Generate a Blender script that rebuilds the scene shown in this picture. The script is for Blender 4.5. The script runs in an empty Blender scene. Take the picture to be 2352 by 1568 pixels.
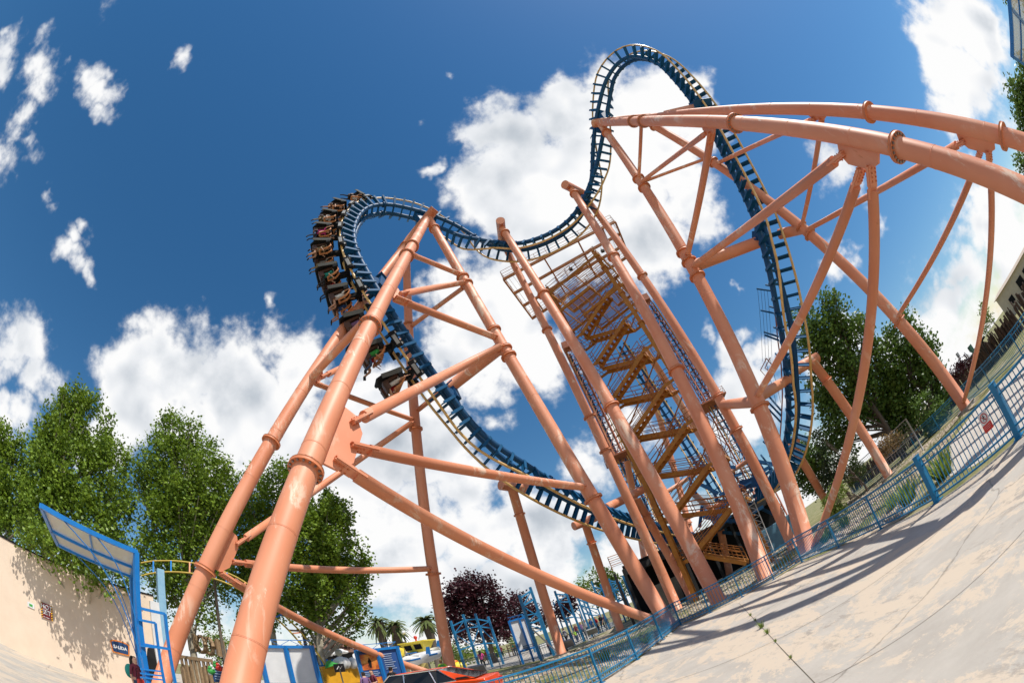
import bpy, bmesh, math, random
from math import sin, cos, pi, radians, atan2, sqrt, degrees
from mathutils import Vector as V, Matrix, noise
random.seed(7)
SC = bpy.context.scene
COL = SC.collection

# ------------------------------------------------------------------ camera (a 15 mm class diagonal fisheye, tilted up and rolled)
FL, PITCH, ROLL, EYE = 15.3, .668, .3755, 1.85
UPC = V((-sin(ROLL)*cos(PITCH), cos(ROLL)*cos(PITCH), -sin(PITCH)))     # world up seen in camera axes
FWC = (V((0, 0, -1)) - UPC*UPC.dot(V((0, 0, -1)))).normalized()
RTC = FWC.cross(UPC)
CAMROT = Matrix((RTC, FWC, UPC))                                        # camera axes -> world axes
cam = bpy.data.cameras.new('camera'); camo = bpy.data.objects.new('camera', cam); COL.objects.link(camo)
camo.matrix_world = Matrix.Translation((0, 0, EYE)) @ CAMROT.to_4x4()
cam.type = 'PANO'; cam.panorama_type = 'FISHEYE_EQUISOLID' if hasattr(cam, 'panorama_type') else cam.cycles.panorama_type
try:
    cam.fisheye_lens = FL; cam.fisheye_fov = radians(220)
except Exception:
    cam.cycles.panorama_type = 'FISHEYE_EQUISOLID'; cam.cycles.fisheye_lens = FL; cam.cycles.fisheye_fov = radians(220)
cam.sensor_width = 36; cam.sensor_fit = 'HORIZONTAL'; cam.clip_start = .05; cam.clip_end = 5000
SC.camera = camo

def ray(x, y):
    """bearing of a surveyed point, photo measured 2352 x 1568"""
    a = (x/2352-.5)*36; b = -(y-784.1)/2352*36
    r = sqrt(a*a+b*b); th = 2*math.asin(min(.999, r/2/FL)); k = sin(th)/max(r, 1e-9)
    return CAMROT @ V((a*k, b*k, -cos(th)))
def at(x, y, d):
    """point on a bearing at horizontal distance d"""
    r = ray(x, y); k = d/sqrt(r.x*r.x+r.y*r.y); return V((r.x*k, r.y*k, EYE+r.z*k))
def gnd(x, y, z=0):
    r = ray(x, y); k = (z-EYE)/r.z; return V((r.x*k, r.y*k, z))
def az(a, d, z=0): return V((d*sin(radians(a)), d*cos(radians(a)), z))
def on(A, B, x, y):
    """point of the member A-B met by a bearing"""
    r = ray(x, y); o = V((0, 0, EYE)); d = B-A; w = A-o
    a, b, c = d.dot(d), d.dot(r), r.dot(r); t = (b*w.dot(r)-c*w.dot(d))/(a*c-b*b)
    return A+d*t

# ------------------------------------------------------------------ mesh helpers
def frame(d, up=V((0, 0, 1))):
    d = d.normalized(); s = d.cross(up)
    if s.length < 1e-4: s = d.cross(V((0, 1, 0)))
    s.normalize(); return s, s.cross(d)
class MB:
    def __init__(s): s.v = []; s.f = []; s.sm = []; s.mi = []
    def add(s, vs, fs, smooth=False, mi=0):
        o = len(s.v); s.v += [tuple(p) for p in vs]; s.f += [tuple(i+o for i in f) for f in fs]
        s.sm += [smooth]*len(fs); s.mi += [mi]*len(fs); return s
    def path(s, pts, r, n=10, cap=True, mi=0, smooth=True):
        rr = r if isinstance(r, (list, tuple)) else [r]*len(pts)
        vs = []; fs = []; pts = [V(p) for p in pts]; last = None
        for i, p in enumerate(pts):
            t = (pts[min(i+1, len(pts)-1)]-pts[max(i-1, 0)])
            if last is None: a, b = frame(t)
            else:
                a = last-t.normalized()*last.dot(t.normalized()); a = a.normalized() if a.length > 1e-6 else frame(t)[0]
                b = a.cross(t.normalized())
            last = a
            for k in range(n):
                w = 2*pi*k/n; vs.append(p+(a*cos(w)+b*sin(w))*rr[i])
        for i in range(len(pts)-1):
            for k in range(n):
                fs.append((i*n+k, i*n+(k+1) % n, (i+1)*n+(k+1) % n, (i+1)*n+k))
        s.add(vs, fs, smooth, mi)
        if cap:
            o = len(s.v)-len(vs)
            s.f += [tuple(o+k for k in range(n)), tuple(o+(len(pts)-1)*n+k for k in reversed(range(n)))]
            s.sm += [False]*2; s.mi += [mi]*2
        return s
    def tube(s, a, b, r, r2=None, n=10, mi=0): return s.path([a, b], [r, r if r2 is None else r2], n, True, mi)
    def box(s, c, dx, dy, dz, rz=0, mi=0, R=None):
        c = V(c); M = R if R is not None else Matrix.Rotation(rz, 3, 'Z')
        vs = [c+M@V((x*dx/2, y*dy/2, z*dz/2)) for x in (-1, 1) for y in (-1, 1) for z in (-1, 1)]
        return s.add(vs, [(0, 1, 3, 2), (4, 6, 7, 5), (0, 4, 5, 1), (2, 3, 7, 6), (0, 2, 6, 4), (1, 5, 7, 3)], False, mi)
    def bar(s, a, b, w, h, up=V((0, 0, 1)), mi=0):
        a = V(a); b = V(b); d = b-a; x, y = frame(d, V(up)); M = Matrix((x, y, d.normalized())).transposed()
        return s.box((a+b)/2, w, h, d.length, R=M, mi=mi)
    def plate(s, pts, nrm, t, mi=0):
        n = V(nrm).normalized()*t/2; k = len(pts); P = [V(p) for p in pts]
        vs = [p+n for p in P]+[p-n for p in P]
        return s.add(vs, [tuple(range(k)), tuple(reversed(range(k, 2*k)))]+[(i, i+k, (i+1) % k+k, (i+1) % k) for i in range(k)], False, mi)
    def ball(s, c, r, nu=10, nv=7, sc=(1, 1, 1), mi=0, R=None):
        c = V(c); vs = []; fs = []
        for j in range(nv+1):
            ph = pi*j/nv
            for i in range(nu):
                th = 2*pi*i/nu; q = V((sin(ph)*cos(th)*r*sc[0], sin(ph)*sin(th)*r*sc[1], cos(ph)*r*sc[2]))
                vs.append(c+(R@q if R is not None else q))
        for j in range(nv):
            for i in range(nu): fs.append((j*nu+i, (j+1)*nu+i, (j+1)*nu+(i+1) % nu, j*nu+(i+1) % nu))
        return s.add(vs, fs, True, mi)
    def mesh(s, name):
        m = bpy.data.meshes.new(name); m.from_pydata(s.v, [], s.f)
        m.polygons.foreach_set('use_smooth', s.sm); m.polygons.foreach_set('material_index', s.mi); m.update(); return m
    def build(s, name, mat, parent=None, label=None, kind=None, bev=0):
        m = s.mesh(name)
        for q in (mat if isinstance(mat, (list, tuple)) else [mat]): m.materials.append(q)
        o = bpy.data.objects.new(name, m); COL.objects.link(o)
        if bev:
            b = o.modifiers.new('bevel', 'BEVEL'); b.width = bev; b.segments = 2; b.limit_method = 'ANGLE'
        if parent is not None: child(o, parent)
        if label: o['label'] = label
        if kind: o['kind'] = kind
        return o
def child(o, parent):
    """parent o (built in world axes) without moving it"""
    inv = Matrix.Identity(4); p = parent; chain = []
    while p is not None: chain.append(p); p = p.parent
    for p in reversed(chain): inv = inv @ (p.matrix_parent_inverse if p.parent else Matrix.Identity(4)) @ p.matrix_basis
    o.parent = parent; o.matrix_parent_inverse = inv.inverted()
def thing(name, label, cat, loc=(0, 0, 0), group=None, rz=0):
    o = bpy.data.objects.new(name, None); COL.objects.link(o); o.location = loc; o.rotation_euler = (0, 0, rz); o.empty_display_size = .3
    o['label'] = label; o['category'] = cat
    if group: o['group'] = group
    return o
def tag(o, label, cat, group=None, kind=None):
    o['label'] = label; o['category'] = cat
    if group: o['group'] = group
    if kind: o['kind'] = kind
    return o
def copy_tree(o, parent=None):
    c = o.copy(); COL.objects.link(c)
    if parent is not None:
        c.parent = parent; c.matrix_parent_inverse = o.matrix_parent_inverse.copy()
    for ch in list(o.children): copy_tree(ch, c)
    return c

# ------------------------------------------------------------------ materials
class NT:
    def __init__(s, nt): s.nt = nt
    def n(s, t, **k):
        q = s.nt.nodes.new(t)
        for a, b in k.items():
            if a.startswith('i_'): q.inputs[int(a[2:])].default_value = b
            else: setattr(q, a, b)
        return q
    def l(s, a, b): s.nt.links.new(a, b)
def newmat(name):
    m = bpy.data.materials.new(name); m.use_nodes = True; t = NT(m.node_tree)
    return m, t, m.node_tree.nodes['Principled BSDF']
def ramp(t, fac, stops, interp='LINEAR'):
    r = t.n('ShaderNodeValToRGB'); r.color_ramp.interpolation = interp; e = r.color_ramp.elements
    while len(e) < len(stops): e.new(.5)
    for q, (p, c) in zip(e, stops): q.position = p; q.color = tuple(c)+(1,) if len(c) == 3 else c
    t.l(fac, r.inputs[0]); return r
def noise_(t, sc, det=4, rough=.55, vec=None, dist=0):
    q = t.n('ShaderNodeTexNoise'); q.inputs['Scale'].default_value = sc; q.inputs['Detail'].default_value = det
    q.inputs['Roughness'].default_value = rough; q.inputs['Distortion'].default_value = dist
    if vec is not None: t.l(vec, q.inputs['Vector'])
    return q
def mix(t, f, a, b, typ='MIX'):
    q = t.n('ShaderNodeMix', data_type='RGBA', blend_type=typ)
    for inp, val in ((0, f), (6, a), (7, b)):
        if hasattr(val, 'is_linked') or hasattr(val, 'links'): t.l(val, q.inputs[inp])
        else: q.inputs[inp].default_value = val if inp == 0 else tuple(val)+(1,)
    return q.outputs[2]
def objvec(t, sc=(1, 1, 1), geo=True):
    g = t.n('ShaderNodeNewGeometry').outputs['Position'] if geo else t.n('ShaderNodeTexCoord').outputs['Object']
    m = t.n('ShaderNodeMapping'); m.inputs['Scale'].default_value = sc; t.l(g, m.inputs[0]); return m.outputs[0]
def bump(t, p, h, s=.3, d=.02):
    b = t.n('ShaderNodeBump'); b.inputs['Strength'].default_value = s; b.inputs['Distance'].default_value = d
    t.l(h, b.inputs['Height']); t.l(b.outputs[0], p.inputs['Normal'])
def paint(name, col, col2=None, rough=.45, wear=None, wear_amt=.0, metal=0, sc=3, bmp=0, spec=.5):
    """painted / plain surface: mottled colour plus worn or dirty patches"""
    m, t, p = newmat(name); v = objvec(t)
    c2 = col2 or tuple(c*.8 for c in col)
    n = noise_(t, sc, 5, .6, v); base = mix(t, ramp(t, n.outputs[0], [(.35, (0, 0, 0)), (.68, (1, 1, 1))]).outputs[0], col, c2)
    if wear:
        n2 = noise_(t, sc*.45, 9, .72, objvec(t, (1, 1, .45)), .4)
        base = mix(t, ramp(t, n2.outputs[0], [(.62-wear_amt, (0, 0, 0)), (.66-wear_amt, (1, 1, 1))]).outputs[0], base, wear)
    t.l(base, p.inputs['Base Color']); p.inputs['Roughness'].default_value = rough; p.inputs['Metallic'].default_value = metal; p.inputs['Specular IOR Level'].default_value = spec
    if bmp: bump(t, p, noise_(t, sc*12, 4, .6, v).outputs[0], bmp, .01)
    return m
def glass(name, col, rough=.1, alpha=.35):
    m, t, p = newmat(name); p.inputs['Base Color'].default_value = tuple(col)+(1,); p.inputs['Roughness'].default_value = rough
    p.inputs['Alpha'].default_value = alpha; return m
M = {}
def coaster_orange():
    m, t, p = newmat('orange_paint'); v = objvec(t)
    big = noise_(t, .35, 3, .5, v); base = mix(t, ramp(t, big.outputs[0], [(.38, (0, 0, 0)), (.64, (1, 1, 1))]).outputs[0], (.67, .24, .12), (.73, .30, .165))
    st = noise_(t, 1.6, 10, .75, objvec(t, (1, 1, .35)), .6)            # sun bleached, peeling patches
    mk = noise_(t, .22, 2, .5, v)
    mm = t.n('ShaderNodeMath', operation='MULTIPLY'); t.l(ramp(t, st.outputs[0], [(.535, (0, 0, 0)), (.60, (1, 1, 1))]).outputs[0], mm.inputs[0])
    t.l(ramp(t, mk.outputs[0], [(.43, (0, 0, 0)), (.56, (1, 1, 1))]).outputs[0], mm.inputs[1])
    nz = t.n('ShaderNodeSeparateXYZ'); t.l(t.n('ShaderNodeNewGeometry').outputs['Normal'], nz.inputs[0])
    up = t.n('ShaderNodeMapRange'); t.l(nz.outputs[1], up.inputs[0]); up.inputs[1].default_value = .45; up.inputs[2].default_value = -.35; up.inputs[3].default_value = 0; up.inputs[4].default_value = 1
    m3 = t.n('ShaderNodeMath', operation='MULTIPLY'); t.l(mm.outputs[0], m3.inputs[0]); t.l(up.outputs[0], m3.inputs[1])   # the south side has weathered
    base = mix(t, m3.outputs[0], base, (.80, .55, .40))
    st2 = noise_(t, 2.3, 8, .7, objvec(t, (1.3, 1.3, .25)), .3)         # rust bleeding
    base = mix(t, ramp(t, st2.outputs[0], [(.655, (0, 0, 0)), (.72, (.8, .8, .8))]).outputs[0], base, (.52, .18, .05))
    t.l(base, p.inputs['Base Color']); p.inputs['Roughness'].default_value = .52
    bump(t, p, noise_(t, 14, 4, .6, v).outputs[0], .08, .01); return m
M['orange'] = coaster_orange()
M['ring'] = paint('flange_paint', (.62, .21, .09), (.52, .16, .06), .5, (.34, .13, .05), .02, sc=6)
M['spine'] = paint('spine_blue', (.005, .055, .15), (.007, .080, .20), .5, (.03, .08, .15), -.05, spec=.3)
M['tie'] = paint('tie_blue', (.004, .075, .18), (.006, .095, .23), .6, (.03, .09, .16), -.05, spec=.2)
M['rail'] = paint('rail_yellow', (.62, .36, .09), (.75, .50, .22), .35, (.45, .22, .05), 0)
M['stair'] = paint('stair_ochre', (.46, .20, .018), (.36, .13, .015), .55, (.18, .06, .02), 0)
M['stair2'] = paint('stair_rust', (.42, .155, .025), (.30, .10, .02), .55)
M['mast'] = paint('mast_orange', (.36, .11, .05), (.26, .075, .035), .75)
M['bolt'] = paint('bolt_steel', (.30, .27, .25), None, .4, metal=.6)
M['fence'] = paint('fence_blue', (.004, .145, .30), (.006, .19, .38), .42, (.07, .20, .28), -.06, sc=5)
M['fence_dark'] = paint('fence_dark_blue', (.01, .06, .12), (.012, .08, .16), .45)
M['frameblue'] = paint('frame_blue', (.015, .17, .36), (.02, .22, .44), .45, (.12, .25, .34), -.05)
M['navy'] = paint('navy_paint', (.012, .065, .14), (.015, .08, .17), .5)
M['signblue'] = paint('bright_blue', (.005, .16, .48), (.008, .19, .54), .4)
M['black'] = paint('black_plastic', (.010, .010, .012), (.016, .016, .016), .75, spec=.12)
M['dark'] = paint('dark_steel', (.022, .024, .027), (.035, .035, .035), .7, spec=.2)
M['grey'] = paint('grey_metal', (.30, .30, .30), (.22, .22, .22), .5, sc=8)
M['lightgrey'] = paint('light_grey', (.55, .55, .53), (.45, .45, .43), .5)
M['plategrey'] = paint('plate_grey', (.26, .26, .25), (.20, .20, .19), .5)
M['white'] = paint('white_paint', (.72, .72, .71), (.64, .64, .63), .45)
M['chrome'] = paint('chrome', (.8, .8, .8), None, .15, metal=1)
M['wood'] = paint('weathered_wood', (.36, .25, .14), (.25, .16, .09), .8, sc=7)
M['trunk'] = paint('plane_bark', (.30, .26, .19), (.42, .38, .29), .85, (.16, .13, .09), .02, sc=4, bmp=.4)
M['trunkdark'] = paint('dark_bark', (.10, .08, .06), (.14, .11, .08), .9, sc=5, bmp=.4)
M['red'] = paint('red_paint', (.62, .03, .02), None, .4)
M['yellow'] = paint('yellow_paint', (.80, .60, .03), (.85, .68, .08), .4)
M['orangep'] = paint('plain_orange', (.75, .22, .02), None, .4)
M['green'] = paint('green_paint', (.05, .35, .06), None, .45)
M['beige'] = paint('beige_plaster', (.60, .47, .32), (.52, .40, .27), .85, sc=2, bmp=.2)
M['brownroof'] = paint('brown_roof', (.17, .09, .06), (.12, .06, .04), .8, sc=6)
M['carpaint'] = paint('car_orange_red', (.78, .075, .012), None, .22)
M['carblack'] = paint('car_black', (.01, .01, .012), None, .15)
M['carglass'] = paint('car_glass', (.015, .017, .02), None, .06)
M['rubber'] = paint('rubber', (.02, .02, .02), None, .8)
M['seat'] = paint('seat_shell', (.045, .02, .012), (.08, .03, .015), .6)
M['clearroof'] = glass('smoked_panel', (.62, .60, .55), .3, .55)
M['concrete'] = paint('concrete', (.40, .37, .33), (.30, .28, .25), .9, sc=4, bmp=.2)
M['wallp'] = paint('wall_render', (.74, .60, .465), (.69, .55, .42), .9, (.60, .47, .36), -.04, sc=1.2, bmp=.35)
M['paleblue'] = paint('pale_blue_paint', (.22, .42, .58), (.28, .48, .62), .5)
M['signred'] = paint('sign_dark_red', (.22, .012, .015), None, .5)
M['signnavy'] = paint('sign_navy', (.012, .055, .16), None, .5)
M['amber'] = paint('sign_amber', (.80, .40, .02), None, .5)
M['greywall'] = paint('grey_concrete', (.24, .24, .22), (.16, .16, .15), .9, (.10, .10, .09), .0, sc=1.5)
M['cabin'] = paint('cabin_blue_grey', (.08, .20, .28), (.06, .16, .24), .5)
M['lampglass'] = paint('lamp_glass', (.55, .57, .58), None, .15)
M['globe'] = paint('globe_white', (.75, .76, .76), None, .25)
M['cream'] = paint('cream_plaster', (.56, .48, .36), (.50, .42, .31), .85)
M['creamroof'] = paint('cream_roof', (.45, .36, .28), None, .8)
M['brush'] = paint('brushwood', (.055, .035, .028), (.12, .08, .06), .95, sc=5)
M['darkgreen'] = paint('dark_green', (.02, .08, .05), None, .6)
M['yellowpale'] = paint('pale_yellow', (.62, .50, .18), None, .5)
M['paletext'] = paint('pale_print', (.38, .46, .58), None, .6)
M['infoblue'] = paint('info_blue', (.02, .085, .28), (.015, .06, .22), .5, sc=1.2)
def firepic():
    m, t, p = newmat('fire_picture'); n = noise_(t, 2.2, 5, .6, objvec(t)); t.l(ramp(t, n.outputs[0], [(.3, (.10, .02, .01)), (.45, (.55, .12, .02)), (.6, (.8, .35, .05)), (.75, (.8, .6, .35))]).outputs[0], p.inputs['Base Color']); return m
M['firepic'] = firepic()
def check():
    m, t, p = newmat('red_check'); c = t.n('ShaderNodeTexChecker'); c.inputs['Scale'].default_value = 2.2; t.l(objvec(t), c.inputs[0]); c.inputs[1].default_value = (.6, .03, .03, 1); c.inputs[2].default_value = (.7, .7, .7, 1); t.l(c.outputs[0], p.inputs['Base Color']); return m
M['check'] = check()
M['mustard'] = paint('mustard_paint', (.48, .34, .03), (.40, .27, .03), .5)
# ------------------------------------------------------------------ sky, clouds and sun
SUN_AZ, SUN_EL = 114, 58
w = bpy.data.worlds.new('World'); SC.world = w; w.use_nodes = True
W_ = NT(w.node_tree); bg = w.node_tree.nodes['Background']
sky = W_.n('ShaderNodeTexSky', sky_type='NISHITA'); sky.sun_disc = False
sky.sun_elevation = radians(SUN_EL); sky.sun_rotation = radians(SUN_AZ); sky.altitude = 650; sky.air_density = 1.25; sky.dust_density = .35; sky.ozone_density = 1.6
hs = W_.n('ShaderNodeHueSaturation'); hs.inputs['Saturation'].default_value = 1.33; hs.inputs['Hue'].default_value = .497; hs.inputs['Value'].default_value = 1.16; W_.l(sky.outputs[0], hs.inputs['Color'])
tc = W_.n('ShaderNodeTexCoord').outputs['Generated']
def vm(op, a, b=None, s=None):
    q = W_.n('ShaderNodeVectorMath', operation=op)
    W_.l(a, q.inputs[0])
    if b is not None:
        if hasattr(b, 'is_linked'): W_.l(b, q.inputs[1])
        else: q.inputs[1].default_value = b
    if s is not None: q.inputs['Scale'].default_value = s
    return q
def mt(op, a, b=None, c=None, clamp=False):
    q = W_.n('ShaderNodeMath', operation=op); q.use_clamp = clamp
    for i, x in enumerate((a, b, c)):
        if x is None: continue
        if hasattr(x, 'is_linked'): W_.l(x, q.inputs[i])
        else: q.inputs[i].default_value = x
    return q.outputs[0]
nrm = vm('NORMALIZE', tc).outputs[0]
# warp the direction so that cloud outlines billow
wn = noise_(W_, 3.2, 5, .62, nrm); wv = vm('SUBTRACT', wn.outputs['Color'], (.5, .5, .5)).outputs[0]
wn2 = noise_(W_, 13, 3, .6, nrm); wv2 = vm('SUBTRACT', wn2.outputs['Color'], (.5, .5, .5)).outputs[0]
warp = vm('ADD', vm('ADD', nrm, vm('SCALE', wv2, None, .07).outputs[0]).outputs[0], vm('SCALE', wv, None, .22).outputs[0]).outputs[0]
CL = [ # x, y, radius
(1110,600,50),(1560,480,75),(1600,330,60),(1150,260,55),(1240,640,80),(860,900,70),(520,960,90),(250,980,70),(880,1060,70),(2300,470,70),(2320,600,60),(2240,650,60),(2160,720,50),(2180,110,70),(1130,880,50),(1000,900,60),
(1180,330,95),(1175,450,105),(1280,400,120),(1300,270,90),(1370,190,62),(1430,300,120),(1420,450,130),(1520,260,90),(1600,225,45),(1530,400,90),(1470,560,95),(1290,540,120),(1120,500,50),
(1180,690,110),(1060,690,65),(990,680,32),(1100,770,100),(1230,810,80),(985,850,55),(1050,820,70),
(240,840,60),(350,800,78),(300,900,110),(430,860,90),(560,900,110),(690,850,85),(620,980,120),(450,1000,110),(780,950,90),(690,790,45),(900,980,115),(800,1090,120),(1000,1040,105),(1060,1110,90),(380,770,40),(950,740,28),
(130,80,34),(115,105,38),(100,140,42),(95,175,42),(80,210,42),(60,245,42),(45,275,34),(65,300,26),(75,340,26),(105,380,20),(120,405,16),(150,75,30),(175,110,22),(115,455,20),(118,490,20),(112,520,14),(205,140,22),(225,170,28),(240,200,28),(250,235,20),(60,45,20),(35,80,28),(15,110,30),(5,150,28),(20,70,24),
(195,540,20),(165,570,28),(140,595,30),(160,620,28),(185,655,20),(195,690,12),(5,350,36),(35,800,58),(70,900,50),(15,850,50),(60,980,50),(10,1000,60),(200,1000,60),
(410,110,20),(310,60,12),(968,295,15),(1036,182,14),(1022,368,16),(1010,390,14),(910,212,8),(650,700,12),
(2180,50,75),(2200,150,88),(2180,240,58),(2260,70,90),(2265,180,58),(2130,30,40),(2190,300,30),(2225,380,24),
(1920,395,56),(1890,350,24),(1975,430,34),(2010,500,20),(2260,440,62),(2220,520,62),(2195,610,52),(2290,540,70),(2180,700,60),(2150,640,36),(2130,770,62),(1945,590,42),(1925,545,26),(1660,790,34),(1710,755,16),(1765,810,46),(1700,910,78),(1760,970,56),(1600,760,16),(1690,660,9),
(1200,1210,85),(1100,1240,90),(1300,1200,60),(950,1200,95),(900,1300,105),(1050,1350,100),(1200,1360,115),(1370,1070,60),(1420,1010,62),(1160,990,24),(830,1230,70),(1250,1290,85),(1420,1300,90),(1900,830,60),(1950,760,40),(2050,840,60),(1160,905,18),(1330,870,14)]
acc = None
for (x, y, r) in CL:
    c = ray(x, y); d = vm('DISTANCE', warp, tuple(c)).outputs['Value']
    k = min(2.3, .36+r/56); v = mt('MULTIPLY_ADD', d, -1000*k/(r*1.32), k)
    acc = v if acc is None else mt('MAXIMUM', acc, v)
# cumulus field along the horizon, and over the part of the sky behind the viewer
sep = W_.n('ShaderNodeSeparateXYZ'); W_.l(nrm, sep.inputs[0])
low = mt('MULTIPLY_ADD', sep.outputs[2], -4.5, .95)
back = noise_(W_, 2.2, 3, .5, nrm); fbk = mt('MULTIPLY_ADD', sep.outputs[1], -5.0, -1.6)
bk = mt('MINIMUM', mt('MULTIPLY_ADD', back.outputs[0], 8, -4.2), fbk)
acc = mt('MAXIMUM', mt('MAXIMUM', acc, low), bk)
acc = mt('MAXIMUM', acc, -1.2)
fb = noise_(W_, 7.5, 9, .64, nrm)
dens = mt('ADD', acc, mt('MULTIPLY_ADD', fb.outputs[0], 3.2, -1.75))
mask = W_.n('ShaderNodeMapRange'); mask.interpolation_type = 'SMOOTHERSTEP'; W_.l(dens, mask.inputs[0]); mask.inputs[1].default_value = -.25; mask.inputs[2].default_value = .85
# self shading: the same billows looked up a little toward the sun
sd = V((sin(radians(SUN_AZ))*cos(radians(SUN_EL)), cos(radians(SUN_AZ))*cos(radians(SUN_EL)), sin(radians(SUN_EL))))
fs_ = noise_(W_, 4.0, 3, .5, vm('ADD', nrm, tuple(sd*.045)).outputs[0])
f0 = noise_(W_, 4.0, 3, .5, nrm)
rel = mt('SUBTRACT', f0.outputs[0], fs_.outputs[0])
lg = noise_(W_, 3.4, 3, .55, vm('ADD', nrm, (3.1, 1.7, .4)).outputs[0])
thick = W_.n('ShaderNodeMapRange'); W_.l(dens, thick.inputs[0]); thick.inputs[1].default_value = .6; thick.inputs[2].default_value = 2.4
gl = W_.n('ShaderNodeMapRange'); gl.interpolation_type = 'SMOOTHSTEP'; W_.l(lg.outputs[0], gl.inputs[0]); gl.inputs[1].default_value = .40; gl.inputs[2].default_value = .62
lowz = W_.n('ShaderNodeMapRange'); W_.l(sep.outputs[2], lowz.inputs[0]); lowz.inputs[1].default_value = .75; lowz.inputs[2].default_value = .1; lowz.inputs[3].default_value = .55; lowz.inputs[4].default_value = 1.1
shade = mt('MULTIPLY', mt('MULTIPLY', thick.outputs[0], gl.outputs[0]), lowz.outputs[0])
lit = mt('ADD', mt('MULTIPLY_ADD', shade, -.48, 1.02), mt('MULTIPLY', rel, 1.9))
lit = mt('MINIMUM', mt('MAXIMUM', lit, .30), 1.06)
cc = ramp(W_, lit, [(.28, (.33, .38, .45)), (.62, (.60, .65, .71)), (.9, (.93, .95, .98)), (1.0, (1.05, 1.05, 1.05))])
cls = vm('SCALE', cc.outputs[0], None, 9.9).outputs[0]
mx = W_.n('ShaderNodeMix', data_type='RGBA'); W_.l(mask.outputs[0], mx.inputs[0]); W_.l(hs.outputs[0], mx.inputs[6]); W_.l(cls, mx.inputs[7])
W_.l(mx.outputs[2], bg.inputs[0]); bg.inputs[1].default_value = .095
w.cycles.sampling_method = 'MANUAL'; w.cycles.sample_map_resolution = 512
sl = bpy.data.lights.new('sun', 'SUN'); sl.energy = 5.0; sl.angle = radians(.53); sl.color = (1, .95, .87)
so = bpy.data.objects.new('sun', sl); COL.objects.link(so); so.rotation_euler = sd.to_track_quat('Z', 'Y').to_euler()
SC.view_settings.view_transform = 'Standard'; SC.view_settings.look = 'None'; SC.view_settings.gamma = 1; SC.view_settings.exposure = 0
try: SC.view_settings.use_curve_mapping = False
except Exception: pass
SC.cycles.max_bounces = 6; SC.cycles.transparent_max_bounces = 12
# ------------------------------------------------------------------ coaster support structure
def z3(x, y): return ((2200+x/1.8867)/1.7415, (1900+y/1.8867)/1.7415)
def z4(x, y): return ((2900+x/1.7425)/1.7415, (1400+y/1.7425)/1.7415)
def z5(x, y): return ((1000+x/1.845)/1.7415, (650+y/1.845)/1.7415)
def z6(x, y): return ((1900+x/1.7425)/1.7415, (700+y/1.7425)/1.7415)
def z7(x, y): return ((2200+x/1.568)/1.7415, (1300+y/1.568)/1.7415)
def z8(x, y): return ((2200+x/1.2405)/1.7415, (150+y/1.2405)/1.7415)
def flange(root, A, B, p, r, w=.12, th=.11, bolts=0, name='flange'):
    """bolted ring joint round member A-B at point p"""
    d = (B-A).normalized(); a, b = frame(d)
    m = MB(); m.tube(p-d*th/2, p+d*th/2, r+w, n=24)
    if bolts:
        for k in range(bolts):
            q = 2*pi*k/bolts; c = p+(a*cos(q)+b*sin(q))*(r+w*.5); m.tube(c-d*(th/2+.035), c+d*(th/2+.035), .035, n=6, mi=1)
    return m.build(name, [M['ring'], M['bolt']], root)
def column(root, A, B, r, rings=(), name='leg', r2=None, foot=True, bolts=0, mat='orange'):
    m = MB(); n = 22; L = (B-A).length; k = max(2, int(L/3))
    m.path([A.lerp(B, i/k) for i in range(k+1)], [r+(((r2 or r)-r)*i/k) for i in range(k+1)], n)
    for i in range(1, int(L/2.6)):
        q = A.lerp(B, i*2.6/L); dd = (B-A)/L*.012; rr = r+((r2 or r)-r)*i*2.6/L+.006; m.tube(q-dd, q+dd, rr, n=22)      # weld seams
    o = m.build(name, M[mat], root)
    for px in rings:
        p = on(A, B, *px); t = (p-A).length/L; flange(o, A, B, p, r+((r2 or r)-r)*t, bolts=bolts)
    if foot and A.z < .3:
        f = MB(); f.tube(V((A.x, A.y, -.02)), V((A.x, A.y, .16)), r*1.9, n=18); f.build('footing', M['concrete'], o)
    return o
def brace(root, P, Q, r, name='brace', gap=0, plates=True):
    """smaller tube with flat bolted splice tongues at its ends"""
    d = (Q-P).normalized(); a, b = frame(d); P2 = P+d*gap; Q2 = Q-d*gap
    e = r*2.6 if plates else 0
    m = MB(); m.tube(P2+d*e, Q2-d*e, r, n=16)
    if plates:
        for s, X in ((1, P2), (-1, Q2)):
            c = X+d*s*e*.9; m.bar(X-d*s*r*.9, c+d*s*r*1.5, r*2.3, .06, up=b)
            for sg in (1, -1): m.bar(X-d*s*r*1.1+b*sg*.05, c-d*s*r*.3+b*sg*.05, r*2.0, .03, up=b)
            for i in range(4):
                for j in (-1, 1):
                    q = X+d*s*(e*(.24*i)-r*.7)+a*j*r*.58
                    for sg in (1, -1): m.tube(q+b*sg*.06, q+b*sg*.10, r*.11+.008, n=6, mi=1)
    return m.build(name, [M['orange'], M['ring']], root)
def gusset(root, P, ax, toward, s, t=.07):
    """thick plate welded to a leg at P (leg axis ax) reaching toward the braces"""
    ax = ax.normalized(); o = (toward-ax*toward.dot(ax)).normalized(); n = ax.cross(o)
    m = MB(); m.plate([P-ax*s*1.25, P+ax*s*1.25, P+ax*s*1.15+o*s*.78, P+ax*s*.62+o*s*1.12, P-ax*s*.62+o*s*1.12, P-ax*s*1.15+o*s*.78], n, t)
    return m.build('gusset_plate', M['orange'], root)

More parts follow.
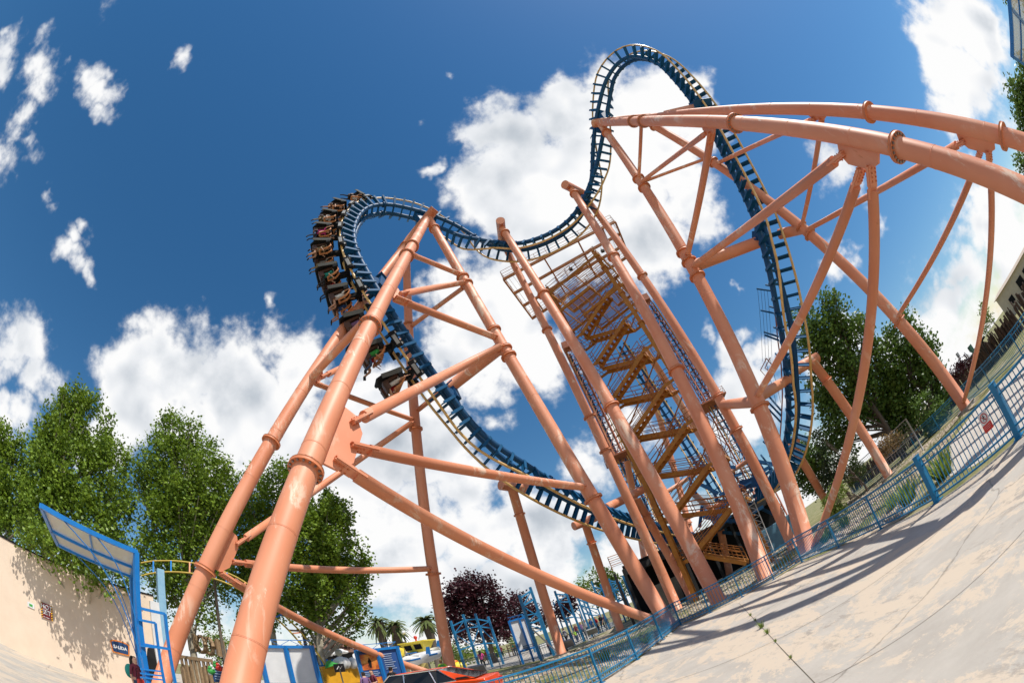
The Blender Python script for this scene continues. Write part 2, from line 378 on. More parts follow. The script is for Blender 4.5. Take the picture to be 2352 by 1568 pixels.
def foot(T, x, y, d):
    """foot on the ground, d away, of a leg that ends at T and crosses a bearing"""
    n = (T-V((0, 0, EYE))).cross(ray(x, y)); best = None
    for k in range(3600):
        a = k*.1; p = az(a, d); e = abs(n.dot((p-V((0, 0, EYE))).normalized()))
        r = ray(x, y); da = abs((a-degrees(atan2(r.x, r.y))+180) % 360-180)
        if da < 60 and (best is None or e < best[0]): best = (e, p)
    return best[1]
# -- left four legged tower
AN = at(985, 497, 18.7); AF = at(933, 565, 19.6); AF.z = AN.z
AF = at(933, 562, 20.3)
P1a = foot(AN, 640, 1250, 7.6); P2a = V((1.74, 19.0, 0)); P3a = foot(AF, 620, 1020, 16); P4a = V((-9.3, 22.6, 0))
TL = thing('coaster_tower', 'four-legged orange steel tower at the left, with the thick nearest leg in the foreground', 'coaster tower', P2a, 'orange coaster towers')
d_ = (AN-AF).normalized()
cap = MB(); cap.tube(AF-d_*.7, AN+d_*.75, .40, n=22); cap.build('cross_beam', M['orange'], TL)
ANl = AN+V((0, 0, -.1))
leg1 = column(TL, P1a, ANl-d_*.2, .335, [(700, 1078), (848, 748), (930, 585), (940, 562)], r2=.32, bolts=16)
leg2 = column(TL, P2a, ANl-d_*.1, .33, [z5(1350, 495), z5(1570, 850), z5(1585, 905), z5(1800, 1240), z5(1875, 1380), z5(1910, 1430), (1372, 1140)], r2=.31)
leg3 = column(TL, P3a, AF, .33, [z5(1130, 605), z5(740, 1110), (627, 1018), (480, 1314)], r2=.30)
leg4 = column(TL, P4a, AF, .31, [(951, 745), (956, 800), (958, 985), (990, 1318)], r2=.29)
E1 = ANl-d_*.2; E2 = ANl-d_*.1
def o1(x, y): return on(P1a, E1, x, y)
def o2(x, y): return on(P2a, E2, x, y)
def o3(x, y): return on(P3a, AF, x, y)
def o4(x, y): return on(P4a, AF, x, y)
G1 = o1(765, 990); g1d = (o2(1250, 930)-G1)
gusset(TL, G1, E1-P1a, g1d, .95); Gt = lambda s, f: G1+(E1-P1a).normalized()*s+(g1d-(E1-P1a).normalized()*g1d.dot((E1-P1a).normalized())).normalized()*f
brace(TL, Gt(.85, .74), o2(1150, 795), .19)
brace(TL, Gt(.0, 1.0), o2(1345, 1120), .17)
brace(TL, Gt(-.85, .74), V((1.5, 18.4, .35)), .19)
G2 = o1(905, 668); gusset(TL, G2, E1-P1a, g1d, .5); u1 = (E1-P1a).normalized()
g2o = (g1d-u1*g1d.dot(u1)).normalized()
brace(TL, G2+u1*.25+g2o*.6, o2(1062, 652), .17)
brace(TL, G2-u1*.4+g2o*.6, o2(1140, 780), .18)
brace(TL, o1(950, 588), o2(1050, 637), .16)
brace(TL, o2(1072, 655), o4(957, 752), .15)
brace(TL, o2(1140, 795), o4(952, 948), .15)
# side toward the far legs
G3 = o3(505, 1262); u3 = (AF-P3a).normalized(); g3 = (o4(970, 1290)-G3); g3o = (g3-u3*g3.dot(u3)).normalized()
gusset(TL, G3+u3*.1, u3, g3, .72)
brace(TL, G3+g3o*.95, o4(980, 1306), .16)
brace(TL, G3-u3*.75+g3o*.75, V((-9.0, 22.3, .4)), .17)
brace(TL, G3+u3*.75+g3o*.75, o4(953, 965), .16)
G4 = o3(728, 862); gusset(TL, G4, u3, g3, .45)
brace(TL, G4+u3*.3+g3o*.5, o4(948, 772), .15)
brace(TL, G4-u3*.3+g3o*.5, o4(956, 965), .14)
brace(TL, o3(722, 880), o1(868, 700), .19, plates=False)
# beam that carries the lower track between the two back legs
bA = o2(1145, 800); bB = at(1035, 888, 20.3); m = MB(); m.tube(bA, bB, .34, n=20); m.build('track_beam', M['orange'], TL)

# -- the two middle frames
def mid_frame(label, N, Fp, Aa, Ba, ringsA, ringsB):
    t = thing('coaster_tower', label, 'coaster tower', Aa, 'orange coaster towers'); d = (N-Fp).normalized()
    m = MB(); m.tube(Fp-d*.5, N+d*.35, .36, n=20); m.build('cross_beam', M['orange'], t)
    column(t, Aa, N-d*.45, .33, ringsA, r2=.27); column(t, Ba, Fp-d*.1, .31, ringsB, r2=.26); return t
M1N = at(1150, 513, 20.8); M1F = at(z6(190, 470)[0], z6(190, 470)[1], 23.2); M1F.z = M1N.z-.4
M1F = at(*z6(192, 462), 23.0)
M1a = V((3.80, 17.9, 0)); M1b = az(6.9, 26.5)
TM1 = mid_frame('steep two-legged orange frame left of the stair tower, the lower of the two middle caps', M1N, M1F, M1a, M1b, [z6(218, 400), z6(487, 825), z7(395, 505)], [z6(205, 490), z6(510, 1075), z7(238, 580), z7(330, 795)])
M2N = at(1303, 427, 21.0); M2F = at(*z6(745, 128), 23.0); M2a = V((5.63, 16.95, 0)); M2b = V((9.9, 23.2, 0))
TM2 = mid_frame('steep two-legged orange frame crossing the stair tower, the higher of the two middle caps', M2N, M2F, M2a, M2b, [z6(695, 130), z6(965, 570), z7(790, 285)], [z6(760, 165), z6(1150, 715), z7(1035, 455), z7(1165, 660)])

# -- right four legged tower
RN = at(1372, 283, 19.9); RF = at(1484, 272, 20.8)
R1a = V((7.75, 16.95, 0)); R2a = foot(RN, 2352, 437, 7.9); R3a = foot(RF, 2305, 314, 12.2); R4a = V((18.3, 14.7, 0))
TR = thing('coaster_tower', 'four-legged orange steel tower at the right, two legs sweeping off the right edge', 'coaster tower', R1a, 'orange coaster towers')
d_ = (RN-RF).normalized(); m = MB(); m.tube(RF-d_*.4, RN+d_*.35, .36, n=22); m.build('cross_beam', M['orange'], TR)
F1 = RN-d_*.2; F3 = RN.lerp(RF, .9)
column(TR, R1a, F1, .38, [(1398, 302), (1467, 410), (1481, 430), (1577, 575), (1588, 598), (1602, 635), (1745, 935)], r2=.27)
column(TR, R2a, F1, .235, [(1455, 275), (1478, 274), (1690, 283), (2063, 335)], r2=.31, bolts=18)
column(TR, R3a, F3, .26, [(1997, 255), (2305, 314)], r2=.27)
column(TR, R4a, F3, .34, [(1497, 300), (1635, 378), (1838, 525), (1857, 543), (2065, 738)], r2=.27)
def q1(x, y): return on(R1a, F1, x, y)
def q2(x, y): return on(R2a, F1, x, y)
def q3(x, y): return on(R3a, F3, x, y)
def q4(x, y): return on(R4a, F3, x, y)
v2 = (F1-R2a).normalized(); H1 = q2(1968, 325); h1 = q1(1600, 600)-H1; h1o = (h1-v2*h1.dot(v2)).normalized()
gusset(TR, H1, v2, h1, .62)
brace(TR, H1+v2*.62+h1o*.5, q1(1600, 607), .16)
brace(TR, H1+h1o*.85, q1(1752, 905), .15)
brace(TR, H1-v2*.42+h1o*.75, V((8.0, 16.4, .3)), .16)
H2 = q2(1625, 283); gusset(TR, H2, v2, h1, .45)
brace(TR, H2+v2*.35+h1o*.5, q1(1483, 412), .12); brace(TR, H2-v2*.1+h1o*.55, q1(1596, 580), .16)
brace(TR, q2(1474, 292), q1(1477, 405), .11)
v3 = (F3-R3a).normalized(); H3 = q3(2235, 300); h3 = q4(1850, 525)-H3; h3o = (h3-v3*h3.dot(v3)).normalized()
gusset(TR, H3, v3, h3, .6)
brace(TR, H3+v3*.55+h3o*.5, q4(1852, 528), .13); brace(TR, H3+h3o*.8, q4(2070, 715), .12); brace(TR, H3-v3*.4+h3o*.7, V((18.0, 14.3, .5)), .13)
H4 = q3(1870, 254); gusset(TR, H4, v3, h3, .42)
brace(TR, H4+v3*.3+h3o*.45, q4(1640, 385), .12); brace(TR, H4-v3*.1+h3o*.5, q4(1842, 520), .12)
brace(TR, q1(1485, 412), q4(1612, 385), .10)
m = MB(); m.tube(q1(1602, 606), at(1742, 556, 21.4), .33, n=20); m.build('track_beam', M['orange'], TR)
m = MB(); m.tube(at(1790, 538, 22.3), q4(1842, 530), .30, n=20); m.build('track_beam', M['orange'], TR)
m = MB(); m.tube(q1(1752, 915), on(M2b, M2F, 1640, 942), .27, n=20); m.tube(q1(1755, 905), at(1815, 868, 23.9), .27, n=20); m.build('track_beam', M['orange'], TR)
m = MB(); m.bar(at(1608, 248, 20.9), F3+v3*-4.5, .5, .5); m.build('track_beam', M['orange'], TR)

# ------------------------------------------------------------------ the track
TP = [ # bearing x, y, distance, down vector (toward the riders) ; None = away from the loop centre
(1700,1262,52,(0,0,-1)),(1600,1235,42,(0,0,-1)),(1530,1218,36,(0,0,-1)),(1476,1203,31,(0,0,-1)),(1395,1178,27.6,(0,0,-1)),(1294,1132,24.5,(-.05,0,-1)),(1200,1075,22.2,(-.1,0,-1)),
(1110,1005,20.9,'L'),(1045,930,20.0,'L'),(985,850,19.0,'L'),(930,770,18.0,'L'),(884,700,17.2,'L'),(845,635,16.8,'L'),(818,580,16.6,'L'),(815,528,16.9,'L'),(840,490,17.5,'L'),(885,480,18.3,'L'),
(940,489,19.1,(-.15,.15,1)),(985,503,19.8,(0,.5,.9)),(1030,520,20.5,(.1,.95,.3)),(1080,543,21.1,(.1,.8,-.6)),(1150,565,21.9,(0,.1,-1)),(1215,563,22.3,(0,0,-1)),(1290,530,22.4,(0,0,-1)),
(1337,478,22.2,(.1,.15,-1)),(1362,400,21.6,(.4,.65,-.65)),(1372,330,20.9,(.5,.8,.15)),(1384,255,20.2,(.3,.4,.9)),(1406,175,19.9,'R'),(1450,135,20.2,'R'),(1510,145,20.8,'R'),(1565,195,21.2,'R'),
(1628,280,21.4,'R'),(1690,395,21.4,'R'),(1735,490,21.3,'R'),(1765,580,21.2,'R'),(1790,680,21.5,'R'),(1810,780,22.5,'R'),(1818,870,23.5,'R'),(1822,950,24.5,(0,0,-1)),(1810,1030,26.5,(0,0,-1)),(1785,1085,29.5,(0,0,-1)),(1745,1120,34,(0,0,-1)),(1690,1150,42,(0,0,-1))]
LC = V((-.8, 17.6, 24)); RC = V((14.2, 18.7, 24))
ctl = []
for x, y, d, dn in TP:
    p = at(x, y, d); ctl.append((p, (p-LC if dn == 'L' else p-RC if dn == 'R' else V(dn)).normalized()))
def crom(a, b, c, d, t): return .5*((2*b)+(c-a)*t+(2*a-5*b+4*c-d)*t*t+(-a+3*b-3*c+d)*t**3)
fine = []
for i in range(1, len(ctl)-2):
    for k in range(24):
        t = k/24; p = crom(ctl[i-1][0], ctl[i][0], ctl[i+1][0], ctl[i+2][0], t)
        dn = ctl[i][1].slerp(ctl[i+1][1], t) if ctl[i][1].dot(ctl[i+1][1]) > -.99 else ctl[i][1]
        fine.append((p, dn))
ss = [0]
for i in range(1, len(fine)): ss.append(ss[-1]+(fine[i][0]-fine[i-1][0]).length)
def track_at(s):
    s = max(0, min(ss[-1]-1e-3, s)); lo, hi = 0, len(ss)-1
    while hi-lo > 1:
        m_ = (lo+hi)//2
        if ss[m_] <= s: lo = m_
        else: hi = m_
    t = (s-ss[lo])/max(1e-9, ss[hi]-ss[lo]); p = fine[lo][0].lerp(fine[hi][0], t)
    a, b = max(0, lo-4), min(len(fine)-1, hi+4); tg = (fine[b][0]-fine[a][0]).normalized()
    dn = fine[lo][1].lerp(fine[hi][1], t); dn = (dn-tg*dn.dot(tg)).normalized()
    return p, tg, dn, tg.cross(dn)          # point, tangent, down, side
LEN = ss[-1]
def near_s(x, y):
    r = ray(x, y); o = V((0, 0, EYE)); return ss[max(range(len(fine)), key=lambda i: (fine[i][0]-o).normalized().dot(r))]
TK = thing('roller_coaster_track', 'long looping blue track with yellow running rails, carrying the train', 'coaster track', fine[0][0])
SP, GA, DN, RS = .38, .72, .92, .17
NS = int(LEN/.5); fr = [track_at(LEN*i/NS) for i in range(NS+1)]
for sg in (1, -1):
    m = MB(); m.path([p+sd_*sg*SP for p, tg, dn, sd_ in fr], RS, 12); m.build('spine_tube', M['spine'], TK)
    m = MB(); m.path([p+sd_*sg*GA+dn*DN for p, tg, dn, sd_ in fr], .075, 8); m.build('running_rail', M['rail'], TK)
def tie_mb(m, s, w=.05):
    p, tg, dn, sd_ = track_at(s)
    for sg in (1, -1):
        S = sd_*sg
        a = [p+S*(SP-.10)-dn*.02, p+S*(SP+.16)-dn*.10, p+S*(GA+.22)+dn*(DN-.16), p+S*(GA+.02)+dn*(DN-.02), p+S*(SP-.02)+dn*.20]
        m.plate(a, tg, w)
        b0 = p+S*(SP+.12)-dn*.16; b1 = p+S*(GA+.30)+dn*(DN-.20); m.bar(b0, b1, .035, .16, up=tg)
    m.bar(p-sd_*SP, p+sd_*SP, .12, .12, up=tg)
TS = .74; s_ = .3; allties = []
while s_ < LEN-.3: allties.append(s_); s_ += TS
eye = V((0, 0, EYE)); order = sorted(allties, key=lambda s: (track_at(s)[0]-eye).length)
near100 = set(order[:100]); rest = MB()
for s in allties:
    if s in near100: m = MB(); tie_mb(m, s); m.build('tie', M['tie'], TK)
    else: tie_mb(rest, s)
rest.build('distant_ties', M['tie'], TK, kind='stuff')
for (x, y) in [(1085, 545), (878, 480), (812, 590), (1345, 470), (1500, 140), (1250, 1110)]:
    p, tg, dn, sd_ = track_at(near_s(x, y)); m = MB()
    for sg in (1, -1): m.tube(p+sd_*sg*SP-tg*.07, p+sd_*sg*SP+tg*.07, RS+.09, n=16)
    m.build('spine_joint', M['spine'], TK)
def bracket(x, y, target, w=.5):
    """blue box bracket that ties the spine to its support"""
    p, tg, dn, sd_ = track_at(near_s(x, y)); q = p-dn*.25; d = target-q; L = d.length
    m = MB(); m.bar(q, target-d*.06, w, w*.8, up=tg); e = target-d.normalized()*.1; m.bar(e, e+d.normalized()*.09, w*1.5, w*1.5, up=tg)
    m.plate([p+tg*1.0-dn*.05, p-tg*1.0-dn*.05, q+d*.5-tg*.25, q+d*.5+tg*.25], sd_, .5)
    m.build('support_bracket', M['spine'], TK)
bracket(862, 665, o3(885, 640).lerp(at(870, 655, 16.9), .35)); bracket(1040, 925, bB); bracket(1745, 530, at(1742, 556, 21.4), .6); bracket(1598, 240, at(1618, 250, 20.8), .9)
bracket(1820, 860, at(1815, 868, 23.9)); bracket(1155, 565, M1F+V((0, 0, -.2)), .35); bracket(1342, 470, M2F+V((0, 0, -.2)), .35)
bracket(975, 500, AF.lerp(AN, .6), .4); bracket(1379, 280, RN.lerp(RF, .35), .4)

# -- lower T shaped posts
def tpost(label, top, base, c0, c1, r, rings=1):
    t = thing('track_post', label, 'support post', base, 'T-shaped track posts'); column(t, base, top, r, name='post', foot=True)
    for k in range(rings):
        p = top.lerp(base, .16+.5*k); flange(t.children[0], base, top, p, r, w=.08, th=.1)
    m = MB(); m.tube(c0, c1, r*1.12, n=18); m.build('cross_arm', M['orange'], t); return t
tpost('slanting orange post with stub arm before the dark trees, under the drop', at(1868, 833, 25.5), V((16.5, 21.1, 0)), at(1815, 856, 24.2), at(1876, 822, 26), .30)
p_ = at(1818, 1020, 28); tpost('shorter slanting orange post just right of the right tower foot', p_, az(29.5, 33), at(1790, 1032, 27.5), at(1830, 1008, 28.6), .28)
p_ = at(1175, 1118, 25.5); tpost('orange post with a stub cap in front of the purple-leaved tree, behind the queue frames', p_, az(-8.4, 27.5), at(1150, 1113, 25.0), at(1215, 1122, 26.6), .29)
p_ = at(1345, 1205, 29); tpost('orange post under the low track behind the long diagonal brace', p_, az(-.6, 31), at(1318, 1208, 28.6), at(1385, 1180, 30), .27)
p_ = at(*z3(655, 180), 29); tpost('orange T-post with a long slanting arm left of the ochre stair leg', p_, az(9.1, 31.0), at(*z3(430, 245), 28.2), at(*z3(695, 110), 30), .27)
p_ = at(*z7(1045, 1180), 38); tpost('short orange post in the shade behind the lowest flight of steps', p_, az(14.5, 40), at(*z7(1000, 1190), 37.5), at(*z7(1100, 1170), 38.5), .33)
# ------------------------------------------------------------------ people (one continuous skinned body per pose, coloured by body region)
def person_mesh(pose):
    """skeleton -> skin + subdivision -> one mesh; slots: skin, shirt, trousers, shoes, hair"""
    J = {}; E = []
    def j(n, p, r, prev=None, reg=0):
        J[n] = (V(p), r, reg)
        if prev: E.append((prev, n))
    j('pel', (0, 0, .95), .125, None, 2); j('wai', (0, 0, 1.08), .115, 'pel', 1); j('che', (0, .01, 1.30), .135, 'wai', 1); j('nek0', (0, 0, 1.46), .075, 'che', 1)
    j('nek', (0, .01, 1.52), .055, 'nek0', 0); j('hd', (0, .025, 1.62), .085, 'nek', 0); j('hd2', (0, .01, 1.70), .085, 'hd', 4); j('hd3', (0, -.01, 1.74), .05, 'hd2', 4)
    j('nose', (0, .115, 1.615), .018, 'hd', 0)
    for s in (-1, 1):
        k = str(s); up = V((0, 0, 1))
        j('ear'+k, (s*.085, 0, 1.63), .016, 'hd', 0)
        sh = V((s*.17, 0, 1.42)); j('sh'+k, sh, .062, 'nek0', 1)
        if pose == 'sit': el = sh+V((s*.06, .16, -.20)); wr = el+V((-s*.02, .22, .10))
        elif pose == 'walk': el = sh+V((s*.07, -.10*s, -.27)); wr = el+V((s*.0, .10-.06*s, -.22))
        elif pose == 'lean': el = sh+V((s*.12, .02, -.25)); wr = el+V((s*.02, .24, -.03))
        elif pose == 'up': el = sh+V((s*.16, .05, .18)); wr = el+V((s*.05, .06, .24))
        else: el = sh+V((s*.07, -.01, -.28)); wr = el+V((s*.01, .06, -.24))
        j('el'+k, el, .042, 'sh'+k, 1); j('wr'+k, wr, .027, 'el'+k, 0)
        d = (wr-el).normalized(); a = d.cross(V((0, 1, 0)) if abs(d.y) < .8 else V((0, 0, 1))).normalized()
        pm = wr+d*.07; j('pa'+k, pm, .030, 'wr'+k, 0)
        for i, L in enumerate((.062, .075, .078, .066)):
            o = a*(-.03+.02*i); j('f%d'%i+k, pm+d*.04+o, .010, 'pa'+k, 0); j('g%d'%i+k, pm+d*(.04+L)+o+V((0, .01, -.012)), .008, 'f%d'%i+k, 0)
        j('th'+k, pm-a*.045+d*.01, .011, 'pa'+k, 0); j('ti'+k, pm-a*.06+d*.05, .009, 'th'+k, 0)
        hp = V((s*.10, 0, .88)); j('hp'+k, hp, .095, 'pel', 2)
        if pose in ('sit', 'up'): kn = V((s*.13, .42, .86)); an = V((s*.14, .50+.05*s, .46)); ft = an+V((0, .18, -.10))
        elif pose == 'walk': kn = V((s*.10, .10*s+.06, .50)); an = V((s*.10, .24*s-.02, .11)); ft = an+V((0, .17, -.06))
        else: kn = V((s*.11, .02, .49)); an = V((s*.12, -.02, .09)); ft = an+V((s*.03, .17, -.05))
        j('kn'+k, kn, .062, 'hp'+k, 2); j('cf'+k, kn.lerp(an, .35), .056, 'kn'+k, 2); j('an'+k, an, .042, 'cf'+k, 2); j('ft'+k, ft, .042, 'an'+k, 3)
    names = list(J); me = bpy.data.meshes.new('body'); me.from_pydata([J[n][0] for n in names], [(names.index(a), names.index(b)) for a, b in E], [])
    o = bpy.data.objects.new('body', me); COL.objects.link(o)
    sk = o.modifiers.new('skin', 'SKIN'); sb = o.modifiers.new('sub', 'SUBSURF'); sb.levels = sb.render_levels = 1
    for i, n in enumerate(names):
        q = me.skin_vertices[0].data[i]; r = J[n][1]; f = 1.25 if n in ('che', 'wai', 'pel') else 1
        q.radius = (r*f, r*.92); q.use_root = (n == 'pel')
    dg = bpy.context.evaluated_depsgraph_get(); m2 = bpy.data.meshes.new_from_object(o.evaluated_get(dg), depsgraph=dg)
    bpy.data.objects.remove(o); m2.name = 'person_'+pose
    m2.materials.clear()
    for q in ('skin', 'white', 'navy', 'black', 'black'): m2.materials.append(M.get(q, M['white']))
    segs = [(J[a][0], J[b][0], J[b][2]) for a, b in E]
    for p in m2.polygons:
        c = p.center; best = min(segs, key=lambda s: (c-(s[0]+(s[1]-s[0])*max(0, min(1, (c-s[0]).dot(s[1]-s[0])/max(1e-9, (s[1]-s[0]).length_squared))))).length)
        reg = best[2]
        if c.z > 1.53: reg = 4 if (c.z > 1.70 or c.y < -.01) and abs(c.x) < .11 else 0
        p.material_index = reg; p.use_smooth = True
    # eyes and mouth
    b = MB(); b.v = [tuple(v.co) for v in m2.vertices]; b.f = [tuple(p.vertices) for p in m2.polygons]; b.sm = [True]*len(b.f); b.mi = [p.material_index for p in m2.polygons]
    for s in (-1, 1): b.ball((s*.032, .098, 1.645), .012, 6, 4, mi=4)
    b.ball((0, .098, 1.57), .014, 6, 4, sc=(1.7, .6, .5), mi=5)
    m3 = b.mesh('person_'+pose)
    for q in ('skin', 'white', 'navy', 'black', 'black', 'red'): m3.materials.append(M.get(q, M['white']))
    return m3
M['skin'] = paint('skin', (.55, .30, .20), (.60, .35, .24), .55)
M['skin2'] = paint('skin_tan', (.42, .22, .13), None, .55)
HUE = {'hair': (.02, .012, .008), 'hairl': (.16, .08, .03), 'white': (.7, .7, .7), 'black': (.015, .015, .018), 'red': (.5, .02, .03), 'pink': (.7, .06, .3), 'purple': (.22, .12, .26), 'blue': (.03, .10, .32), 'jeans': (.04, .07, .14), 'green': (.05, .4, .08), 'neon': (.45, .75, .05), 'maroon': (.16, .02, .04), 'grey': (.25, .25, .26), 'khaki': (.28, .21, .12), 'teal': (.02, .3, .25), 'tanleg': (.50, .27, .17)}
CM = {k: paint('cloth_'+k, c, None, .85) for k, c in HUE.items()}
PM = {p: person_mesh(p) for p in ('stand', 'walk', 'lean', 'sit', 'up')}
def person(pose, label, mat, shirt, legs, hair='hair', group=None, sc=1.0, skin='skin', longhair=False, bag=None):
    o = bpy.data.objects.new('person', PM[pose]); COL.objects.link(o); o.matrix_world = mat @ Matrix.Scale(sc, 4)
    for i, q in enumerate((M[skin], CM[shirt], CM[legs], CM['black'], CM[hair], CM['maroon'])):
        o.material_slots[i].link = 'OBJECT'; o.material_slots[i].material = q
    tag(o, label, 'person', group)
    if longhair:
        m = MB(); m.path([(0, -.05, 1.72), (0, -.10, 1.62), (0, -.11, 1.48), (0, -.12, 1.34)], [.07, .10, .10, .05], 8)
        h = m.build('hair', CM[hair]); h.parent = o
    if bag == 'back':
        m = MB(); m.ball((0, -.22, 1.22), .2, 10, 8, sc=(.8, .55, 1.15)); m.bar((-.1, .1, 1.42), (-.1, -.1, 1.45), .05, .02); m.bar((.1, .1, 1.42), (.1, -.1, 1.45), .05, .02)
        h = m.build('backpack', CM['teal' if shirt != 'neon' else 'green']); h.parent = o
    return o
def face(p, yaw): return Matrix.Translation(p) @ Matrix.Rotation(radians(yaw), 4, 'Z')

# ------------------------------------------------------------------ the train: cars hang from the rails, two riders in each
def make_car():
    """local axes: x across, y along the track, z up toward the spine; origin between the rails"""
    t = thing('coaster_car', 'car', 'coaster car')
    for s in (-1, 1):
        m = MB(); m.box((s*(GA+.10), 0, .0), .12, .86, .32); m.build('wheel_cover', M['black'], t, bev=.04)
        for y in (-.3, .3):
            w_ = MB(); w_.tube((s*(GA-.05), y, .17), (s*(GA+.07), y, .17), .12, n=14); w_.tube((s*(GA+.05), y, .17), (s*(GA+.075), y, .17), .07, n=12, mi=1)
            w_.build('wheel', [M['rubber'], M['lightgrey']], t)
        m = MB(); m.box((s*(GA+.20), .05, -.02), .03, .50, .18); m.build('side_plate', M['plategrey'], t, bev=.01)
    m = MB(); m.bar((-GA, 0, -.08), (GA, 0, -.08), .2, .2); m.bar((0, 0, -.1), (0, -.1, -.75), .26, .3, up=(1, 0, 0)); m.bar((-.9, -.1, -.72), (.9, -.1, -.72), .22, .22)
    m.build('hanger', M['black'], t, bev=.02)
    m = MB(); m.plate([(-.80, -.36, -.50), (.80, -.36, -.50), (.92, -.48, -1.35), (.6, -.52, -1.75), (-.6, -.52, -1.75), (-.92, -.48, -1.35)], (0, 1, .1), .14); fp = m.build('fairing', M['black'], t, bev=.03)
    for s in (-1, 1): m = MB(); m.bar((s*.84, -.28, -.55), (s*.95, -.46, -1.55), .04, .22, up=(0, 1, 0)); m.build('fairing_edge', M['edgegrey'], fp)
    for s in (-1, 1):
        x = s*.47
        m = MB(); m.box((x, -.22, -1.15), .42, .14, .95); m.box((x, .03, -1.60), .44, .44, .12); m.box((x-.23, -.02, -1.48), .05, .34, .22); m.box((x+.23, -.02, -1.48), .05, .34, .22)
        st = m.build('seat', M['seat'], t, bev=.04)
        m = MB(); m.box((x, -.16, -.72), .34, .14, .26); m.build('headrest', M['white'], st, bev=.04)
        m = MB()
        for q in (-1, 1): m.path([(x+q*.14, -.2, -.62), (x+q*.17, .05, -.58), (x+q*.17, .22, -.85), (x+q*.13, .26, -1.25)], .055, 8)
        m.path([(x-.13, .26, -1.25), (x+.13, .26, -1.25)], .06, 8); m.build('shoulder_harness', M['harness'], st)
    return t
M['edgegrey'] = paint('fairing_grey', (.06, .06, .052), (.04, .04, .035), .7, spec=.2)
M['harness'] = paint('harness_foam', (.55, .20, .06), (.62, .26, .10), .5)
SEATD = .08
cars = [(845, 482), (818, 515), (812, 560), (820, 597), (838, 635), (864, 676), (898, 722), (932, 775), (962, 822)]
LABC = ['leading black coaster car at the top of the train, upside-down against the blue sky', 'second black coaster car, close behind the leading one high on the bend', 'third black coaster car from the front of the train', 'fourth black coaster car, at the outermost bulge of the bend', 'fifth black coaster car, its grey-edged panel jutting left over blue sky', 'sixth black coaster car from the front, above the blue track bracket', 'seventh black coaster car, lowest one fully visible left of the thick leg', 'eighth black coaster car, at the edge of the thick foreground leg', 'ninth black coaster car, just right of the thick leg', 'rearmost black coaster car, its riders dangling against the white cloud']
LABR = ['topmost', 'second', 'third', 'fourth', 'fifth', 'sixth', 'seventh', 'eighth', 'ninth', 'rearmost']
s_first = near_s(858, 479); carproto = make_car(); shirts = ['red', 'white', 'blue', 'black', 'maroon', 'white', 'red', 'pink', 'grey', 'khaki', 'red', 'teal', 'blue', 'white', 'black', 'purple', 'red', 'green']
PITCHC = (s_first-near_s(975, 842))/9
for i in range(10):
    s = s_first-i*PITCHC; p, tg, dn, sd_ = track_at(s); rc = p+dn*DN
    R = Matrix((-sd_, -tg, -dn)).transposed()          # columns x, y, z
    if R.determinant() < 0: R = Matrix((sd_, -tg, -dn)).transposed()
    mat = Matrix.Translation(rc) @ R.to_4x4(); mat2 = mat @ Matrix.Scale(1.16, 4)
    t = carproto if i == 0 else copy_tree(carproto)
    t.matrix_world = mat2; t['label'] = LABC[i]; t['category'] = 'coaster car'; t['group'] = 'coaster cars of the hanging train'
    for s2 in (-1, 1):
        pose = 'up' if (i*2+s2) % 3 == 1 else 'sit'
        pm = mat2 @ Matrix.Translation((s2*.47, -.02, -2.38))
        side = 'near' if (pm.translation-eye).length < ((mat @ V((-s2*.47, 0, -2.3)))-eye).length else 'far'
        sh = shirts[(i*2+(s2 > 0)) % 18]
        sb_ = {'neon': 'lime'}.get(sh, sh)
        nm = {'hairl': 'brown-haired'}.get('hairl' if i % 3 == 0 else '', 'dark-haired')
        person(pose, '%s rider in %s top, %s side of the %s car' % (nm, {'neon': 'lime'}.get(sh, sh), side, LABR[i]), pm, sh, ['jeans', 'tanleg', 'black', 'tanleg', 'khaki'][(i+(s2 > 0)*2) % 5], 'hairl' if i % 3 == 0 else 'hair', 'riders in the hanging train', 1.0, 'skin' if i % 2 else 'skin2')

# ------------------------------------------------------------------ stair tower with its big platform
ST = thing('stair_tower', 'tall ochre stair tower with zigzag flights, wide railed platform on top', 'stair tower', az(14.5, 28))
A0, B0 = az(9.5, 28.3), az(20.0, 27.2); HP = 28.4
ux = (B0-A0).normalized(); uy = V((-ux.y, ux.x, 0)); uy = uy if uy.y > 0 else -uy; SW = (B0-A0).length
for b0 in (A0, B0):
    m = MB(); m.bar(b0, b0+V((0, 0, HP-.4)), .10, .34, up=uy)
    for q in (-1, 1): m.bar(b0+uy*q*.18, b0+uy*q*.18+V((0, 0, HP-.4)), .30, .03, up=uy)
    m.build('post', M['stair'], ST)
    for z in range(1, 9): m = MB(); m.box(b0+V((0, 0, z*3.2)), .52, .52, .07, R=Matrix((ux, uy, V((0, 0, 1)))).transposed()); m.build('splice_plate', M['stair2'], ST)
def rail_run(m, pts, h=1.05, lines=(1.05, .70, .35), w=.028, every=1.3):
    for z in lines: m.path([p+V((0, 0, z)) for p in pts], w, 5)
    for a, b in zip(pts, pts[1:]):
        n = max(1, int((b-a).length/every))
        for k in range(n+1): q = a.lerp(b, k/n); m.tube(q, q+V((0, 0, h)), w, n=5)
zl = [1.6, 4.4, 7.6, 10.8, 14.0, 17.2, 20.4, 23.4, HP-.2]; RZ = zl[1:8]
xl, xr = .55, SW-.55
prevR = None
